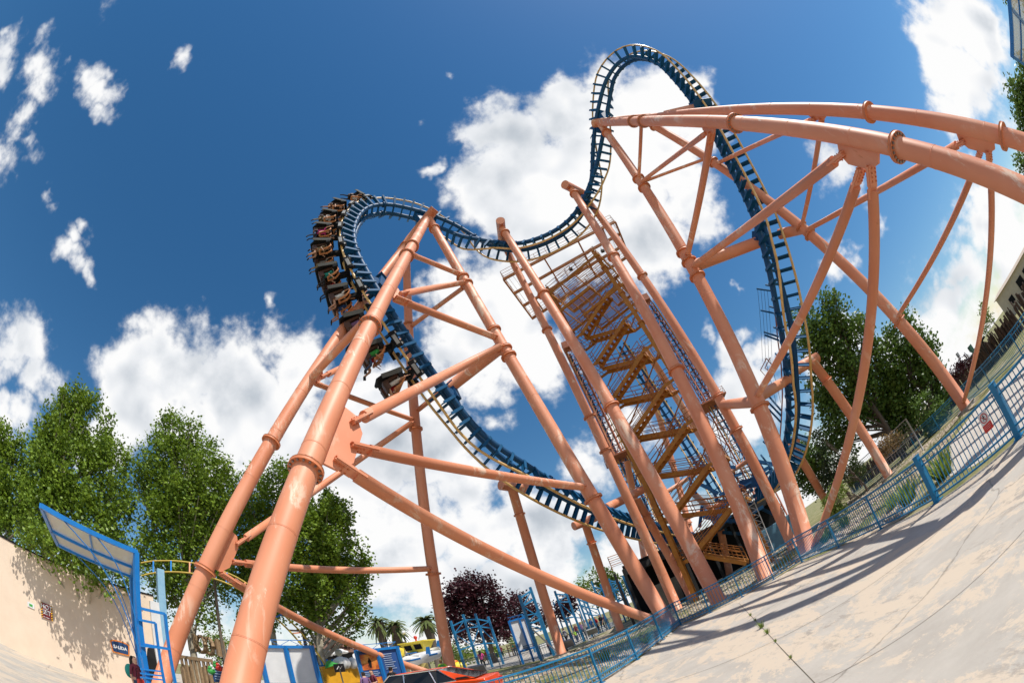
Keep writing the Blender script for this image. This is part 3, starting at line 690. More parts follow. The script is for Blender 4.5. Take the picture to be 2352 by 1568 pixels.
for i, zr in enumerate(RZ):
    zmid = zr-1.6; y0 = .55; y1 = 1.75
    # flight up from the left landing (zmid) to the right landing (zr), then back left one storey
    a = A0+ux*xl+uy*y0+V((0, 0, zmid)); b = A0+ux*(SW-1.0)+uy*y0+V((0, 0, zr))
    for off, (p, q) in ((0, (a, b)), (1, (A0+ux*(SW-1.0)+uy*y1+V((0, 0, zr)), A0+ux*xl+uy*y1+V((0, 0, zr+1.6))))):
        if off == 1 and i == len(RZ)-1: continue
        m = MB()
        for w_ in (-.42, .42): m.bar(p+uy*w_, q+uy*w_, .06, .32)
        o = m.build('stair_stringers', M['stair'], ST)
        m = MB(); n = 9
        for k in range(n): c = p.lerp(q, (k+.5)/n)+V((0, 0, .1)); m.box(c, .27, .8, .035, R=Matrix((ux, uy, V((0, 0, 1)))).transposed())
        m.build('treads', M['stair2'], o)
        m = MB(); rail_run(m, [p+uy*-.44, q+uy*-.44]); rail_run(m, [p+uy*.44, q+uy*.44]); m.build('handrails', M['stair2'], ST)
    for (x0, x1, z) in ((SW-1.1, SW+.25, zr), (-.25, .75, zmid)):
        c = A0+ux*(x0+x1)/2+uy*1.15+V((0, 0, z)); Rm = Matrix((ux, uy, V((0, 0, 1)))).transposed()
        m = MB(); 
        for q in (-1, 1):
            m.bar(c-ux*(x1-x0)/2+uy*q*1.1, c+ux*(x1-x0)/2+uy*q*1.1, .06, .22); m.bar(c+ux*q*(x1-x0)/2-uy*1.1, c+ux*q*(x1-x0)/2+uy*1.1, .06, .22)
        for k in range(5): m.bar(c+ux*(-.5+k*.25)*(x1-x0)-uy*1.1, c+ux*(-.5+k*.25)*(x1-x0)+uy*1.1, .03, .05)
        m.build('landing', M['stair'], ST)
        e = x1 if x0 > 1 else x0; s3 = 1 if x0 > 1 else -1; cc = A0+V((0, 0, z))
        m = MB(); rail_run(m, [cc+ux*(e-s3*1.0)+uy*.05, cc+ux*e+uy*.1, cc+ux*e+uy*2.2, cc+ux*(e-s3*1.0)+uy*2.25], every=.9); m.build('landing_railing', M['stair2'], ST)
# platform
c0, c1_, c2_, c3_ = az(2.8, 25.4, HP), az(26.6, 26.4, HP), az(24.7, 31.0, HP), az(4.7, 31.6, HP)
m = MB()
for f in (0, .34, .66, 1): m.bar(c0.lerp(c3_, f), c1_.lerp(c2_, f), .12, .28)
for f in (0, .12, .36, .66, .88, 1): m.bar(c0.lerp(c1_, f)-V((0, 0, .05)), c3_.lerp(c2_, f)-V((0, 0, .05)), .12, .26)
m.build('platform_beams', M['stair2'], ST)
for lo_f, hi_f in ((0, .12), (.86, 1.01)):
  m = MB()
  for f in [i/26 for i in range(27)]:
    if lo_f <= f < hi_f: m.bar(c0.lerp(c1_, f)+V((0, 0, .16)), c3_.lerp(c2_, f)+V((0, 0, .16)), .02, .04)
  m.build('grating', M['stair2'], ST)
m = MB(); rail_run(m, [c0, c1_, c2_, c3_, c0], every=1.0, w=.02); rail_run(m, [c0.lerp(c3_, .6).lerp(c1_.lerp(c2_, .6), .36), c0.lerp(c3_, .6).lerp(c1_.lerp(c2_, .6), .66)], every=1, w=.02)
m.build('platform_railing', M['stair2'], ST)
for f in (.2, .5, .8):
    m = MB(); q = c0.lerp(c1_, f).lerp(c3_.lerp(c2_, f), .4)-V((0, 0, .5)); m.box(q, .3, .2, .25); m.tube(q, q+V((0, 0, .4)), .03); m.build('lamp', M['dark'], ST)
for x0, x1 in ((0, .55), (SW, SW-.55)):
    m = MB(); m.bar(A0+ux*x0+V((0, 0, 25.2)), A0+ux*x1*1.0+uy*2.6+V((0, 0, HP-.2)), .12, .12); m.build('platform_strut', M['stair'], ST)
for z, x0, x1, y0, y1 in ((HP-1.9, .2, SW+.3, -.9, 3.0), (HP-3.9, -.6, 3.4, -.6, 2.6), (HP-5.2, 1.6, SW+.5, .1, 3.2)):
    cs = [A0+ux*x+uy*y+V((0, 0, z)) for x, y in ((x0, y0), (x1, y0), (x1, y1), (x0, y1))]; m = MB()
    for p, q in zip(cs, cs[1:]+cs[:1]): m.bar(p, q, .10, .24)
    for f in (.25, .5, .75): m.bar(cs[0].lerp(cs[1], f), cs[3].lerp(cs[2], f), .07, .16)
    for f in [i/16 for i in range(1, 16)]: m.bar(cs[0].lerp(cs[3], f), cs[1].lerp(cs[2], f), .02, .05)
    m.build('upper_deck', M['stair'], ST); m = MB(); rail_run(m, cs+cs[:1], every=.9); m.build('deck_railing', M['stair2'], ST)
for z0 in range(2, 26, 4):
    m = MB(); m.bar(A0+uy*2.5+V((0, 0, z0)), B0+uy*2.5+V((0, 0, z0+4)), .07, .09); m.build('wind_brace', M['stair2'], ST)
# entry ramp at the foot
m = MB(); ra, rb = at(*z3(1150, 600), 29.5), at(*z3(1490, 655), 27.5)
for q in (-.6, .6): m.bar(ra+uy*q, rb+uy*q, .06, .26)
m.build('ramp', M['stair'], ST); m = MB(); rail_run(m, [ra+uy*-.6, rb+uy*-.6], every=.7, lines=(1.05, .8, .55, .3)); rail_run(m, [ra+uy*.6, rb+uy*.6], every=.7); m.build('ramp_railing', M['stair2'], ST)

# ------------------------------------------------------------------ lift masts and the steep lift tracks
def lattice(m, a, b, w, bays, r=.07, rd=.045):
    d = (b-a); x, y = frame(d); cs = [x*w/2+y*w/2, -x*w/2+y*w/2, -x*w/2-y*w/2, x*w/2-y*w/2]
    for c in cs: m.tube(a+c, b+c, r, n=6)
    for i in range(bays):
        p, q = a+d*i/bays, a+d*(i+1)/bays
        for k in range(4):
            c, e = cs[k], cs[(k+1) % 4]; m.tube(p+c, q+e if (i+k) % 2 else q+e, rd, n=5); m.tube(p+c, p+e, rd, n=5); m.tube(q+c, p+e, rd, n=5)
def ladder_track(t, a, b, g=.6, face_=V((0, -1, 0)), step=.95):
    d = (b-a).normalized(); s = d.cross(face_).normalized(); n = int((b-a).length/step)
    for q in (-1, 1):
        m = MB(); m.tube(a+s*q*.36, b+s*q*.36, .16, n=8); m.build('spine_tube', M['spine'], t); m = MB(); m.tube(a+s*q*.68+face_*.7, b+s*q*.68+face_*.7, .07, n=6); m.build('running_rail', M['rail'], t)
    for k in range(n):
        p = a+d*(k+.5)*step; m2 = MB()
        for q in (-1, 1): m2.plate([p+s*q*.3, p+s*q*.55-face_*.05, p+s*q*.9+face_*.55, p+s*q*.7+face_*.72, p+s*q*.4+face_*.15], d, .08)
        m2.bar(p-s*.36, p+s*.36, .1, .1, up=d); m2.build('tie', M['tie'], t)
def mast(label, a, dist, top, thick, low):
    base = az(a, dist); t = thing('lift_mast', label, 'lift mast', base, 'lattice lift masts')
    m = MB(); lattice(m, base+V((0, 0, low)), base+V((0, 0, top)), thick, int((top-low)/1.7), .085, .04); m.build('lattice_shaft', M['mast'], t)
    m = MB(); lattice(m, base, base+V((0, 0, low+.4)), thick*2.1, int(low/3.2), .11, .055); m.build('lattice_base', M['mast'], t)
    m = MB(); pts = [base+V((x*1.9, y*1.9, low)) for x, y in ((-1, -1), (1, -1), (1, 1), (-1, 1), (-1, -1))]
    for p, q in zip(pts, pts[1:]): m.bar(p, q, .12, .2)
    m.box(base+V((0, 0, low-.05)), 3.6, 3.6, .06); rail_run(m, pts, every=1, w=.03); m.build('service_platform', M['mast'], t)
    m = MB(); m.box(base+V((0, 0, top+.5)), thick*1.2, thick*1.2, 1.2); m.tube(base+V((0, 0, top+1)), base+V((0, 0, top+3.2)), .03, n=5); m.build('head_cabin', M['mast'], t, bev=.05)
    o = V((0, -thick*.2, 0)); ladder_track(t, base+o+V((.3, .9, 1)), base+o+V((.3, .9, top-.6)), face_=V((0, -1, 0)))
    return t
mast('reddish lattice lift mast rising left of the stair tower', 7.9, 55, 39.5, 1.15, 20.2)
mast('reddish lattice lift mast behind the right side of the stair tower', 22.4, 55, 39.5, 1.25, 20.2)
LT = thing('lift_track', 'straight blue lift track with yellow rails climbing behind the zigzag stairs', 'coaster track', az(18, 46))
ca, cb = at(1428, 792, 46), at(1668, 1165, 47)
ladder_track(LT, cb, ca, face_=V((-.5, -.8, .1)).normalized())
LS = thing('lift_support', 'pair of orange tubes propping the blue lift track behind the stairs', 'track support', az(18, 48))
for (x, y, x2, y2, d, r) in ((1480, 800, 1672, 1110, 49, .42), (1468, 815, 1590, 1240, 51, .36), (1590, 1130, 1760, 1290, 44, .33), (1440, 1060, 1475, 1250, 52, .4)):
    a = at(x, y, d); b = at(x2, y2, d); b = a+(b-a)*(a.z/(a.z-b.z)) if b.z < a.z-1 else b; m = MB(); m.tube(b, a, r, n=16)
    for f in (.25, .5, .75): q = b.lerp(a, f); dd = (a-b).normalized()*.07; m.tube(q-dd, q+dd, r+.12, n=16)
    m.build('leg', M['orange'], LS)
m = MB()
for (x, y, x2, y2) in (z7(740, 1040)+z7(960, 900), z7(820, 1220)+z7(1100, 1110), z7(1130, 920)+z7(1240, 850)): m = MB(); m.tube(at(x, y, 45), at(x2, y2, 45), .24, n=12); m.build('cross_tube', M['orange'], LS)
# ------------------------------------------------------------------ ground, paving, gravel
def concrete_mat():
    m, t, p = newmat('plaza_concrete'); v = objvec(t)
    a = noise_(t, 1.1, 8, .7, v); base = mix(t, ramp(t, a.outputs[0], [(.35, (0, 0, 0)), (.7, (1, 1, 1))]).outputs[0], (.38, .345, .30), (.48, .44, .385))
    w1 = noise_(t, .75, 12, .80, objvec(t, (1, .5, 1)), .4)                # remains of a beige coating
    base = mix(t, ramp(t, w1.outputs[0], [(.49, (0, 0, 0)), (.515, (1, 1, 1))]).outputs[0], base, (.54, .45, .35))
    w2 = noise_(t, 3.4, 10, .80, objvec(t, (1, .38, 1)), .3)                  # grime scabs
    g = noise_(t, .5, 3, .5, v); mm = t.n('ShaderNodeMath', operation='MULTIPLY')
    t.l(ramp(t, w2.outputs[0], [(.53, (0, 0, 0)), (.60, (1, 1, 1))]).outputs[0], mm.inputs[0]); t.l(ramp(t, g.outputs[0], [(.42, (0, 0, 0)), (.6, (1, 1, 1))]).outputs[0], mm.inputs[1])
    base = mix(t, mm.outputs[0], base, (.32, .285, .245))
    vo = t.n('ShaderNodeTexVoronoi', feature='DISTANCE_TO_EDGE'); vo.inputs['Scale'].default_value = .16
    wv_ = noise_(t, 1.2, 5, .6, v); ad = t.n('ShaderNodeVectorMath', operation='MULTIPLY_ADD'); t.l(wv_.outputs['Color'], ad.inputs[0]); ad.inputs[1].default_value = (.5, .5, .5); t.l(v, ad.inputs[2]); t.l(ad.outputs[0], vo.inputs['Vector'])
    base = mix(t, ramp(t, vo.outputs['Distance'], [(0, (.55, .55, .55)), (.002, (0, 0, 0))]).outputs[0], base, (.10, .085, .07))
    t.l(base, p.inputs['Base Color']); p.inputs['Roughness'].default_value = .9
    bump(t, p, noise_(t, 30, 5, .65, v).outputs[0], .25, .01); return m
def gravel_mat():
    m, t, p = newmat('gravel_earth'); v = objvec(t)
    vo = t.n('ShaderNodeTexVoronoi'); vo.inputs['Scale'].default_value = 9; t.l(v, vo.inputs['Vector'])
    h = t.n('ShaderNodeSeparateColor'); t.l(vo.outputs['Color'], h.inputs[0])
    st = ramp(t, h.outputs[0], [(0, (.20, .15, .10)), (.5, (.42, .34, .25)), (1, (.56, .48, .38))]).outputs[0]
    g = noise_(t, .35, 5, .6, v); base = mix(t, ramp(t, g.outputs[0], [(.46, (0, 0, 0)), (.58, (1, 1, 1))]).outputs[0], st, (.13, .15, .045))
    t.l(base, p.inputs['Base Color']); p.inputs['Roughness'].default_value = .95
    iv = t.n('ShaderNodeMath', operation='SUBTRACT'); iv.inputs[0].default_value = 1; t.l(vo.outputs['Distance'], iv.inputs[1]); bump(t, p, iv.outputs[0], .9, .06); return m
def grass_mat():
    m, t, p = newmat('rough_grass'); v = objvec(t); n = noise_(t, .7, 7, .7, v)
    t.l(ramp(t, n.outputs[0], [(.35, (.10, .12, .03)), (.5, (.20, .19, .07)), (.65, (.36, .30, .18))]).outputs[0], p.inputs['Base Color']); p.inputs['Roughness'].default_value = 1
    bump(t, p, noise_(t, 18, 4, .7, v).outputs[0], .8, .05); return m
M['plaza'] = concrete_mat(); M['gravel'] = gravel_mat(); M['grass'] = grass_mat()
M['path'] = paint('path_paving', (.42, .38, .33), (.50, .46, .41), .9, sc=.8, bmp=.1)
M['joint'] = paint('joint_dirt', (.10, .085, .06), (.16, .13, .09), .95, sc=9)
def sheet(name, pts, z, mat):
    m = MB(); m.add([(x, y, z) for x, y in pts], [tuple(range(len(pts)))]); o = m.build(name, mat, kind='structure')
    return o
sheet('ground', [(-900, -900), (900, -900), (900, 900), (-900, 900)], 0, M['grass'])
FA = [(-7.6, 7.2), (-3.3, 9.4), (-1.0, 11.25), (.0, 13.2), (2.06, 17.88)]; FM = [(2.06, 17.88), (4.4, 16.65), (6.9, 16.6)]
FM = [(2.06, 17.88), (3.15, 17.05), (4.36, 16.45), (5.6, 16.0), (6.75, 15.6)]; FR = [(6.75, 15.6), (6.80, 12.6), (6.72, 9.9), (6.51, 7.17)]; FG = [(6.51, 7.17), (6.91, 4.70)]; FE = [(6.91, 4.70), (6.8, 2.3), (6.2, -.4)]
plz = [(-60, -40), (30, -40), (30, -2), (6.2, -2)]+[p for p in FE[::-1]]+[FR[-1]]+FR[::-1][1:]+FM[::-1][1:]+FA[::-1][1:]+[(-9.5, 9), (-13, 14.5), (-22, 17.0), (-60, 40)]
sheet('plaza_pavement', plz, .004, M['plaza'])
sheet('service_path', [(8.6, -3), (14.0, -3), (15.7, 8.8), (17.0, 11.8), (13.5, 12.0), (10.6, 11.0), (8.4, 9.0), (7.4, 6.5), (7.3, 3)], .004, M['path'])
sheet('gravel_bed', [(-6, 11.4)]+FA[2:]+FM[1:]+FR[1:-1]+[(6.75, 8.6), (8.6, 10), (10.6, 11.6), (13.5, 12.9), (19.2, 13.5), (20, 30), (17, 44), (-3, 42), (-5.6, 27.6), (-14, 25), (-12, 18)], .004, M['gravel'])
sheet('walkway', [(-12.0, 34.2), (-5.5, 29.3), (-1.5, 42), (1, 60), (-10, 75), (-60, 78), (-60, 40), (-24, 23), (-16, 27)], .008, M['path'])
def strip(name, a, b, w, z=.009):
    a = V((*a, z)); b = V((*b, z)); s = (b-a).cross(V((0, 0, 1))).normalized()*w/2; m = MB(); n = 14; vs = []
    for i in range(n+1):
        p = a.lerp(b, i/n)+s*random.uniform(-.5, .5); vs += [p-s*random.uniform(.6, 1.2), p+s*random.uniform(.6, 1.2)]
    m.add(vs, [(2*i, 2*i+1, 2*i+3, 2*i+2) for i in range(n)]); return m.build(name, M['joint'], kind='structure')
strip('paving_joint', (3.86, 15.3), (.9, 1.5), .013); strip('paving_joint', (-3.2, 10.3), (5.4, 5.2), .012); strip('paving_joint', (-1.5, 6.2), (5.9, 1.2), .008); strip('paving_joint', (.6, 14.1), (5.9, 9.4), .008)
# weeds in the joint, grass and stones
M['blade'] = paint('grass_blade', (.16, .24, .04), (.25, .30, .07), .8, sc=9)
M['dry'] = paint('dry_grass', (.34, .30, .14), (.20, .22, .07), .9, sc=9)
def tuft(m, c, h, n, sp=.5, mi=0):
    for _ in range(n):
        a = random.uniform(0, 2*pi); l = random.uniform(.2, 1)*sp; d = V((cos(a)*l, sin(a)*l, 1)).normalized(); hh = h*random.uniform(.5, 1); s = V((-sin(a), cos(a), 0))*h*.035
        b = c+V((cos(a), sin(a), 0))*random.uniform(0, h*.3); t_ = b+d*hh; k = b+d*hh*.5+V((0, 0, hh*.08))
        m.add([b-s, b+s, k+s*.8, k-s*.8, t_], [(0, 1, 2, 3), (3, 2, 4)], False, mi)
for i, (tt, h) in enumerate(((.30, .10), (.38, .09), (.47, .20), (.53, .15), (.60, .08), (.70, .07))):
    p = V((3.86, 15.3, .01)).lerp(V((.9, 1.5, .01)), tt); m = MB(); tuft(m, p, h, 46, .7); o = m.build('weed', M['blade'])
    tag(o, ['tiny grass tuft farthest along the pavement joint', 'small grass tuft second along the pavement joint', 'largest green weed clump in the pavement joint, third along', 'green weed clump in the joint nearer than the largest', 'small sprig in the joint, second nearest', 'small sprig in the joint nearest the viewer'][i], 'weed', 'weeds in the pavement joint')
def inpoly(x, y, P):
    c = False
    for i in range(len(P)):
        (x1, y1), (x2, y2) = P[i], P[i-1]
        if (y1 > y) != (y2 > y) and x < (x2-x1)*(y-y1)/(y2-y1)+x1: c = not c
    return c
GP = [(-6, 12.4), (-1.0, 11.7), (0.2, 13.6), (2.3, 18.1), (4.5, 17.0), (7.0, 16.0), (7.05, 9.2), (8.6, 10.3), (13.5, 13.2), (19, 14), (20, 30), (10, 34), (-5, 28), (-12, 20)]
ms, mg = MB(), MB(); k = 0; rs = random.Random(3)
while k < 7500:
    x, y = rs.uniform(-12, 20), rs.uniform(9, 34)
    if rs.random() > (20/max(12, sqrt(x*x+y*y)))**2 or not inpoly(x, y, GP): continue
    k += 1; g = noise.noise((x*.28, y*.28, 2.2)); p = V((x, y, .01))
    if g > .05 or rs.random() < .25: tuft(mg, p, rs.uniform(.06, .18), 7, .9, 0 if rs.random() < .45 else 1)
    if g < .18:
        r = rs.uniform(.04, .12); q = [V((rs.uniform(.6, 1)*r*cx, rs.uniform(.6, 1)*r*cy, rs.uniform(.3, .7)*r*cz)) for cx, cy, cz in ((1, 0, .3), (0, 1, .2), (-1, 0, .4), (0, -1, .3), (0, 0, 1.2))]
        ms.add([p+z_ for z_ in q], [(0, 1, 4), (1, 2, 4), (2, 3, 4), (3, 0, 4)], False, rs.randrange(3))
o = ms.build('gravel', [paint('stone_a', (.48, .40, .30), None, .9), paint('stone_b', (.58, .51, .42), None, .9), paint('stone_c', (.30, .23, .16), None, .9)]); tag(o, 'pale chipped stones spread under the tower legs', 'gravel', None, 'stuff')
o = mg.build('grass', [M['blade'], M['dry']]); tag(o, 'thin grass growing between the stones', 'grass', None, 'stuff')

# ------------------------------------------------------------------ blue railing fences
def fence(label, pts, mat, h=1.05, panel=2.4, gap=.115, group='blue railing fences', post=.05, name='railing_fence', cat='fence', bar=.011):
    P = [V((x, y, 0)) for x, y in pts]; t = thing(name, label, cat, P[0], group); L = 0
    for a, b in zip(P, P[1:]):
        n = max(1, round((b-a).length/panel))
        for k in range(n):
            p, q = a.lerp(b, k/n), a.lerp(b, (k+1)/n); m = MB(); u = V((0, 0, 1)); d = (q-p).normalized(); s = d.cross(u)
            m.bar(p+u*h, q+u*h, .05, .045); m.bar(p+u*(h-.15), q+u*(h-.15), .035, .035); m.bar(p+u*.24, q+u*.24, .035, .035); m.bar(p+u*.10, q+u*.10, .04, .035)
            c = max(2, int((q-p).length/gap))
            for j in range(1, c): w_ = p.lerp(q, j/c); m.tube(w_+u*.10, w_+u*(h-.01), bar, n=5)
            m.build('panel', mat, t)
            m = MB(); m.box(p+u*(h/2-.01), post, post, h-.02, rz=atan2(d.y, d.x)); m.box(p+u*.012, .16, .16, .016, rz=atan2(d.y, d.x)); m.build('post', mat, t)
    return t
F1 = fence('blue railing fence sloping down to the left of the corner', FA, M['fence'])
F2 = fence('short blue railing fence in front of the bases of the two middle frames', FM, M['fence'])
F3 = fence('blue railing fence right of the tower legs, up to the first thick gate post', FR, M['fence'], panel=3.0)
F4 = fence('blue railing gate between the two thick posts, with the warning sign', FG, M['fence'], panel=3, name='railing_gate', cat='gate')
F5 = fence('blue railing fence running off the right edge past the thick post', FE, M['fence'])
for i, (x, y) in enumerate((FG[0], FG[1])):
    m = MB(); m.box((x, y, .58), .13, .13, 1.14, rz=.15); m.box((x, y, .012), .26, .26, .02, rz=.15); m.box((x, y, 1.16), .15, .15, .025, rz=.15)
    m.build('gate_post', M['fence'], F4, label='thick blue gate post', bev=.006)
FB = [(-13.2, 8.3), (-14.8, 15.0), (-12.5, 19.6), (-10.6, 24), (-12.0, 32.5), (-5.9, 28.8)]
fence('dark blue railing behind the cars, in front of the white billboard', FB[:4], M['fence_dark'], group='dark fences beyond the grass')
fence('dark blue railing in front of the queue frames, left of the second white board', [(-12.6, 33.2), (-9.0, 31.2), (-5.6, 29.2)], M['fence_dark'], group='dark fences beyond the grass', h=1.3)
fence('low dark railing along the walkway where the visitors queue', [(-5.6, 29.6), (-3.2, 36), (-.5, 44)], M['fence_dark'], group='dark fences beyond the grass', h=1.1, gap=.3)
fence('far blue railing behind the steel column at the right', [(14.6, 3.0), (16.2, 8.8), (17.9, 12.2), (19.9, 15.8), (21.3, 23), (19.6, 30.5)], M['fence'], group='blue railing fences', panel=3.2, gap=.14)

# ------------------------------------------------------------------ lettering
def text(s, size, mat, M4, parent=None, name='lettering', depth=.006, bold=0, align='CENTER'):
    c = bpy.data.curves.new('txt', 'FONT'); c.body = s; c.size = size; c.extrude = depth; c.align_x = align; c.align_y = 'CENTER'; c.offset = bold; c.resolution_u = 3; c.space_line = .85
    o = bpy.data.objects.new('txt', c); COL.objects.link(o); dg = bpy.context.evaluated_depsgraph_get(); dg.update()
    me = bpy.data.meshes.new_from_object(o.evaluated_get(dg), depsgraph=dg); bpy.data.objects.remove(o); bpy.data.curves.remove(c)
    me.transform(M4); me.materials.clear(); me.materials.append(mat); me.name = name
    r = bpy.data.objects.new(name, me); COL.objects.link(r)
    if parent is not None: child(r, parent)
    return r
def sign_frame(p, n):
    """matrix whose x runs right, y up and z out of a board at p facing n"""
    n = n.normalized(); x = V((0, 0, 1)).cross(n).normalized(); y = n.cross(x); return Matrix.Translation(p) @ Matrix((x, y, n)).transposed().to_4x4()
# warning sign on the gate
gd = (V((6.51, 7.17, 0))-V((6.91, 4.70, 0))).normalized(); gn = V((-gd.y, gd.x, 0)); gn = gn if gn.x < 0 else -gn
sp = V((6.91, 4.70, 0))+gd*.50+V((0, 0, .72))+gn*.035; SF = sign_frame(sp, gn)
SG = thing('warning_sign', 'small white sign with a red prohibition ring and walking figure on the gate', 'sign', sp)
def loc(S, x, y, z=0): return S @ V((x, y, z))
def flat(S, pts, z, t, mat, name, parent): m = MB(); m.plate([loc(S, x, y, z) for x, y in pts], S.to_3x3() @ V((0, 0, 1)), t); return m.build(name, mat, parent)
def rect(x0, y0, x1, y1): return [(x0, y0), (x1, y0), (x1, y1), (x0, y1)]
flat(SF, rect(-.12, -.19, .12, .19), 0, .006, M['white'], 'board', SG)
m = MB(); n = 28
ring = [(.085*cos(2*pi*k/n), .075+.085*sin(2*pi*k/n)) for k in range(n)]
m.path([loc(SF, x, y, .006) for x, y in ring+ring[:1]], .009, 6); m.bar(loc(SF, -.06, .13, .006), loc(SF, .06, .02, .006), .006, .016, up=gn); m.build('prohibition_ring', M['red'], SG)
m = MB(); m.ball(loc(SF, .005, .125, .006), .013, 8, 6)
for a, b in (((.003, .11), (-.003, .07)), ((-.003, .07), (-.03, .03)), ((-.003, .07), (.022, .05)), ((.022, .05), (.02, .025)), ((.003, .10), (-.025, .08)), ((.003, .10), (.03, .085))): m.tube(loc(SF, a[0], a[1], .007), loc(SF, b[0], b[1], .007), .007, n=6)
m.build('walking_figure', M['black'], SG); flat(SF, rect(-.12, -.19, .12, -.04), .005, .004, M['red'], 'caption_panel', SG)
m = MB()
for y_, w_ in ((-.075, .08), (-.105, .09), (-.135, .06)): m.bar(loc(SF, -w_, y_, .009), loc(SF, w_, y_, .009), .003, .012, up=gn)
m.build('caption_lines', M['white'], SG)

# ------------------------------------------------------------------ left wall and its signs
WD = V((.357, .934, 0)); WN = V((.934, -.357, 0)); W0 = V((-23.2, 3.55, 0))
def onwall(x, y, out=0):
    r = ray(x, y); o = V((0, 0, EYE)); k = (W0-o).dot(WN)/r.dot(WN); return o+r*k+WN*out
wa, wb = W0-WD*26, W0+WD*9.1
WL = thing('wall', 'high beige rendered wall at the left with tree shadows falling on it', 'wall', W0)
m = MB(); m.bar(wa+V((0, 0, 2.55)), wb+V((0, 0, 2.55)), .3, 5.1); m.build('rendered_face', M['wallp'], WL)
m = MB(); m.bar(wa+V((0, 0, 5.14)), wb+V((0, 0, 5.14)), .36, .08); m.build('coping', M['black'], WL)
jp = onwall(236, 1420, .0); jp.z = 0; m = MB()
c = jp+WD*1.0+WN*.17; m.box(c+V((0, 0, 2.5)), 2.1, .06, 5.0, rz=atan2(WD.y, WD.x)); m.build('pilaster', M['wallp'], WL)
m = MB(); c = wb+WN*.25; m.box(c+V((0, 0, 2.4)), .5, .5, 4.8, rz=atan2(WD.y, WD.x)); m.build('end_pillar', M['white'], WL)
m = MB(); m.box(c+WD*.45+V((0, 0, 3.3)), .4, .45, 6.6, rz=atan2(WD.y, WD.x)); m.build('light_blue_post', M['paleblue'], WL)
p = onwall(108, 1404, .2); S = sign_frame(p, WN); T = thing('wall_sign', 'dark red sign reading HOT SET with yellow striped sides', 'sign', p, 'signs on the beige wall')
flat(S, rect(-.33, -.36, .33, .36), 0, .03, M['signred'], 'board', T)
for s in (-1, 1):
    m = MB(); m.plate([loc(S, x, y, .018) for x, y in (rect(.24, -.36, .33, .36) if s > 0 else rect(-.33, -.36, -.24, .36))], WN, .006); st = m.build('hazard_strip', M['amber'], T)
    m = MB()
    for k in range(6): y_ = -.34+k*.12; m.plate([loc(S, s*.285-.045, y_, .023), loc(S, s*.285+.045, y_+.05, .023), loc(S, s*.285+.045, y_+.095, .023), loc(S, s*.285-.045, y_+.045, .023)], WN, .004)
    m.build('stripes', M['black'], st)
text('HOT\nSET', .30, M['white'], S @ Matrix.Translation((0, .06, .022)), T, bold=.006)
flat(S, rect(-.20, -.31, .20, -.285), .02, .006, M['white'], 'underline', T)
p = onwall(275, 1486, .24); S = sign_frame(p, WN); T = thing('wall_sign', 'dark blue curved sign with orange rim reading SALIDA', 'sign', p, 'signs on the beige wall')
def badge(w, h, k): return [(-w*.86, -h), (w*.86, -h), (w, h*.62)]+[(w*cos(pi*i/10), h*.62+h*.38*sin(pi*i/10)) for i in range(1, 10)]+[(-w, h*.62)]
flat(S, badge(.52, .33, 0), 0, .04, M['orangep'], 'rim', T); flat(S, badge(.46, .27, 0), .022, .01, M['signnavy'], 'panel', T)
text('SALIDA', .22, M['white'], S @ Matrix.Translation((0, -.02, .03)), T, bold=.008)
p = onwall(72, 1390, .18); S = sign_frame(p, WN); m = MB(); m.plate([loc(S, x, y) for x, y in rect(-.2, -.12, .2, .12)], WN, .02); m.plate([loc(S, x, y, .012) for x, y in rect(-.1, -.06, .1, .06)], WN, .006, mi=1)
tag(m.build('notice_plate', [M['white'], M['green']]), 'small pale green notice plate left of the red sign', 'notice')

# ------------------------------------------------------------------ entrance canopies
def canopy(label, A, B, Cc, D, posts=True):
    """A-B near edge, D-C far edge of a glazed roof held at A and D"""
    t = thing('entrance_canopy', label, 'canopy', (A.x, A.y, 0), 'glazed entrance canopies'); m = MB()
    for p, q in ((A, B), (B, Cc), (Cc, D), (D, A), (A.lerp(D, .55), B.lerp(Cc, .55))): m.bar(p, q, .10, .12)
    m.bar(A.lerp(B, .5), D.lerp(Cc, .5), .05, .06); m.build('roof_frame', M['signblue'], t)
    m = MB(); m.plate([p+V((0, 0, .02)) for p in (A, B, Cc, D)], (0, 0, 1), .012); m.build('glazing', M['clearroof'], t)
    if posts:
        for p in (A, D): m = MB(); m.bar(V((p.x, p.y, 0)), p, .12, .14); m.build('post', M['signblue'], t)
    else: pass
    for p, q in ((A, B), (D, Cc)):
        m = MB()
        for f, g in ((.45, 2.3), (.8, 3.0)):
            e = p.lerp(q, f); base = V((p.x, p.y, p.z-g)); pts = []
            for k in range(9): u = k/8; pts.append(base.lerp(e, u)+(V((p.x, p.y, e.z))-base.lerp(e, .5))*(.55*sin(pi*u)*.6))
            m.path(pts, .018, 5)
        m.build('curved_brackets', M['signblue'], t)
    return t
HC = 4.55
def ath(x, y, h): r = ray(x, y); k = (h-EYE)/r.z; return V((r.x*k, r.y*k, h))
cA_, cB_, cC_, cD_ = ath(313, 1267, HC), ath(94, 1161, HC), ath(133, 1250, HC), ath(302, 1323, HC)
GC = canopy('blue framed glazed canopy jutting left over the pavement by the wall', cA_, cB_, cC_, cD_)
gp = cA_.copy(); gp.z = 0
s0 = at(314, 1394, gp.length); s1 = at(379, 1409, gp.length+.15); s2 = V((s1.x, s1.y, 0)); m = MB()
m.bar(s0, s1, .07, .07); m.bar(s1, s2, .07, .07)
l0 = at(327, 1478, gp.length); l1 = at(390, 1490, gp.length+.15); m.bar(l0, l1, .09, .07); m.build('side_gate_frame', M['signblue'], GC)
m = MB(); a = at(318, 1422, gp.length-.1); b = at(357, 1430, gp.length); m.bar(a, b, .06, .06); m.bar(b, V((b.x, b.y, 0)), .06, .06)
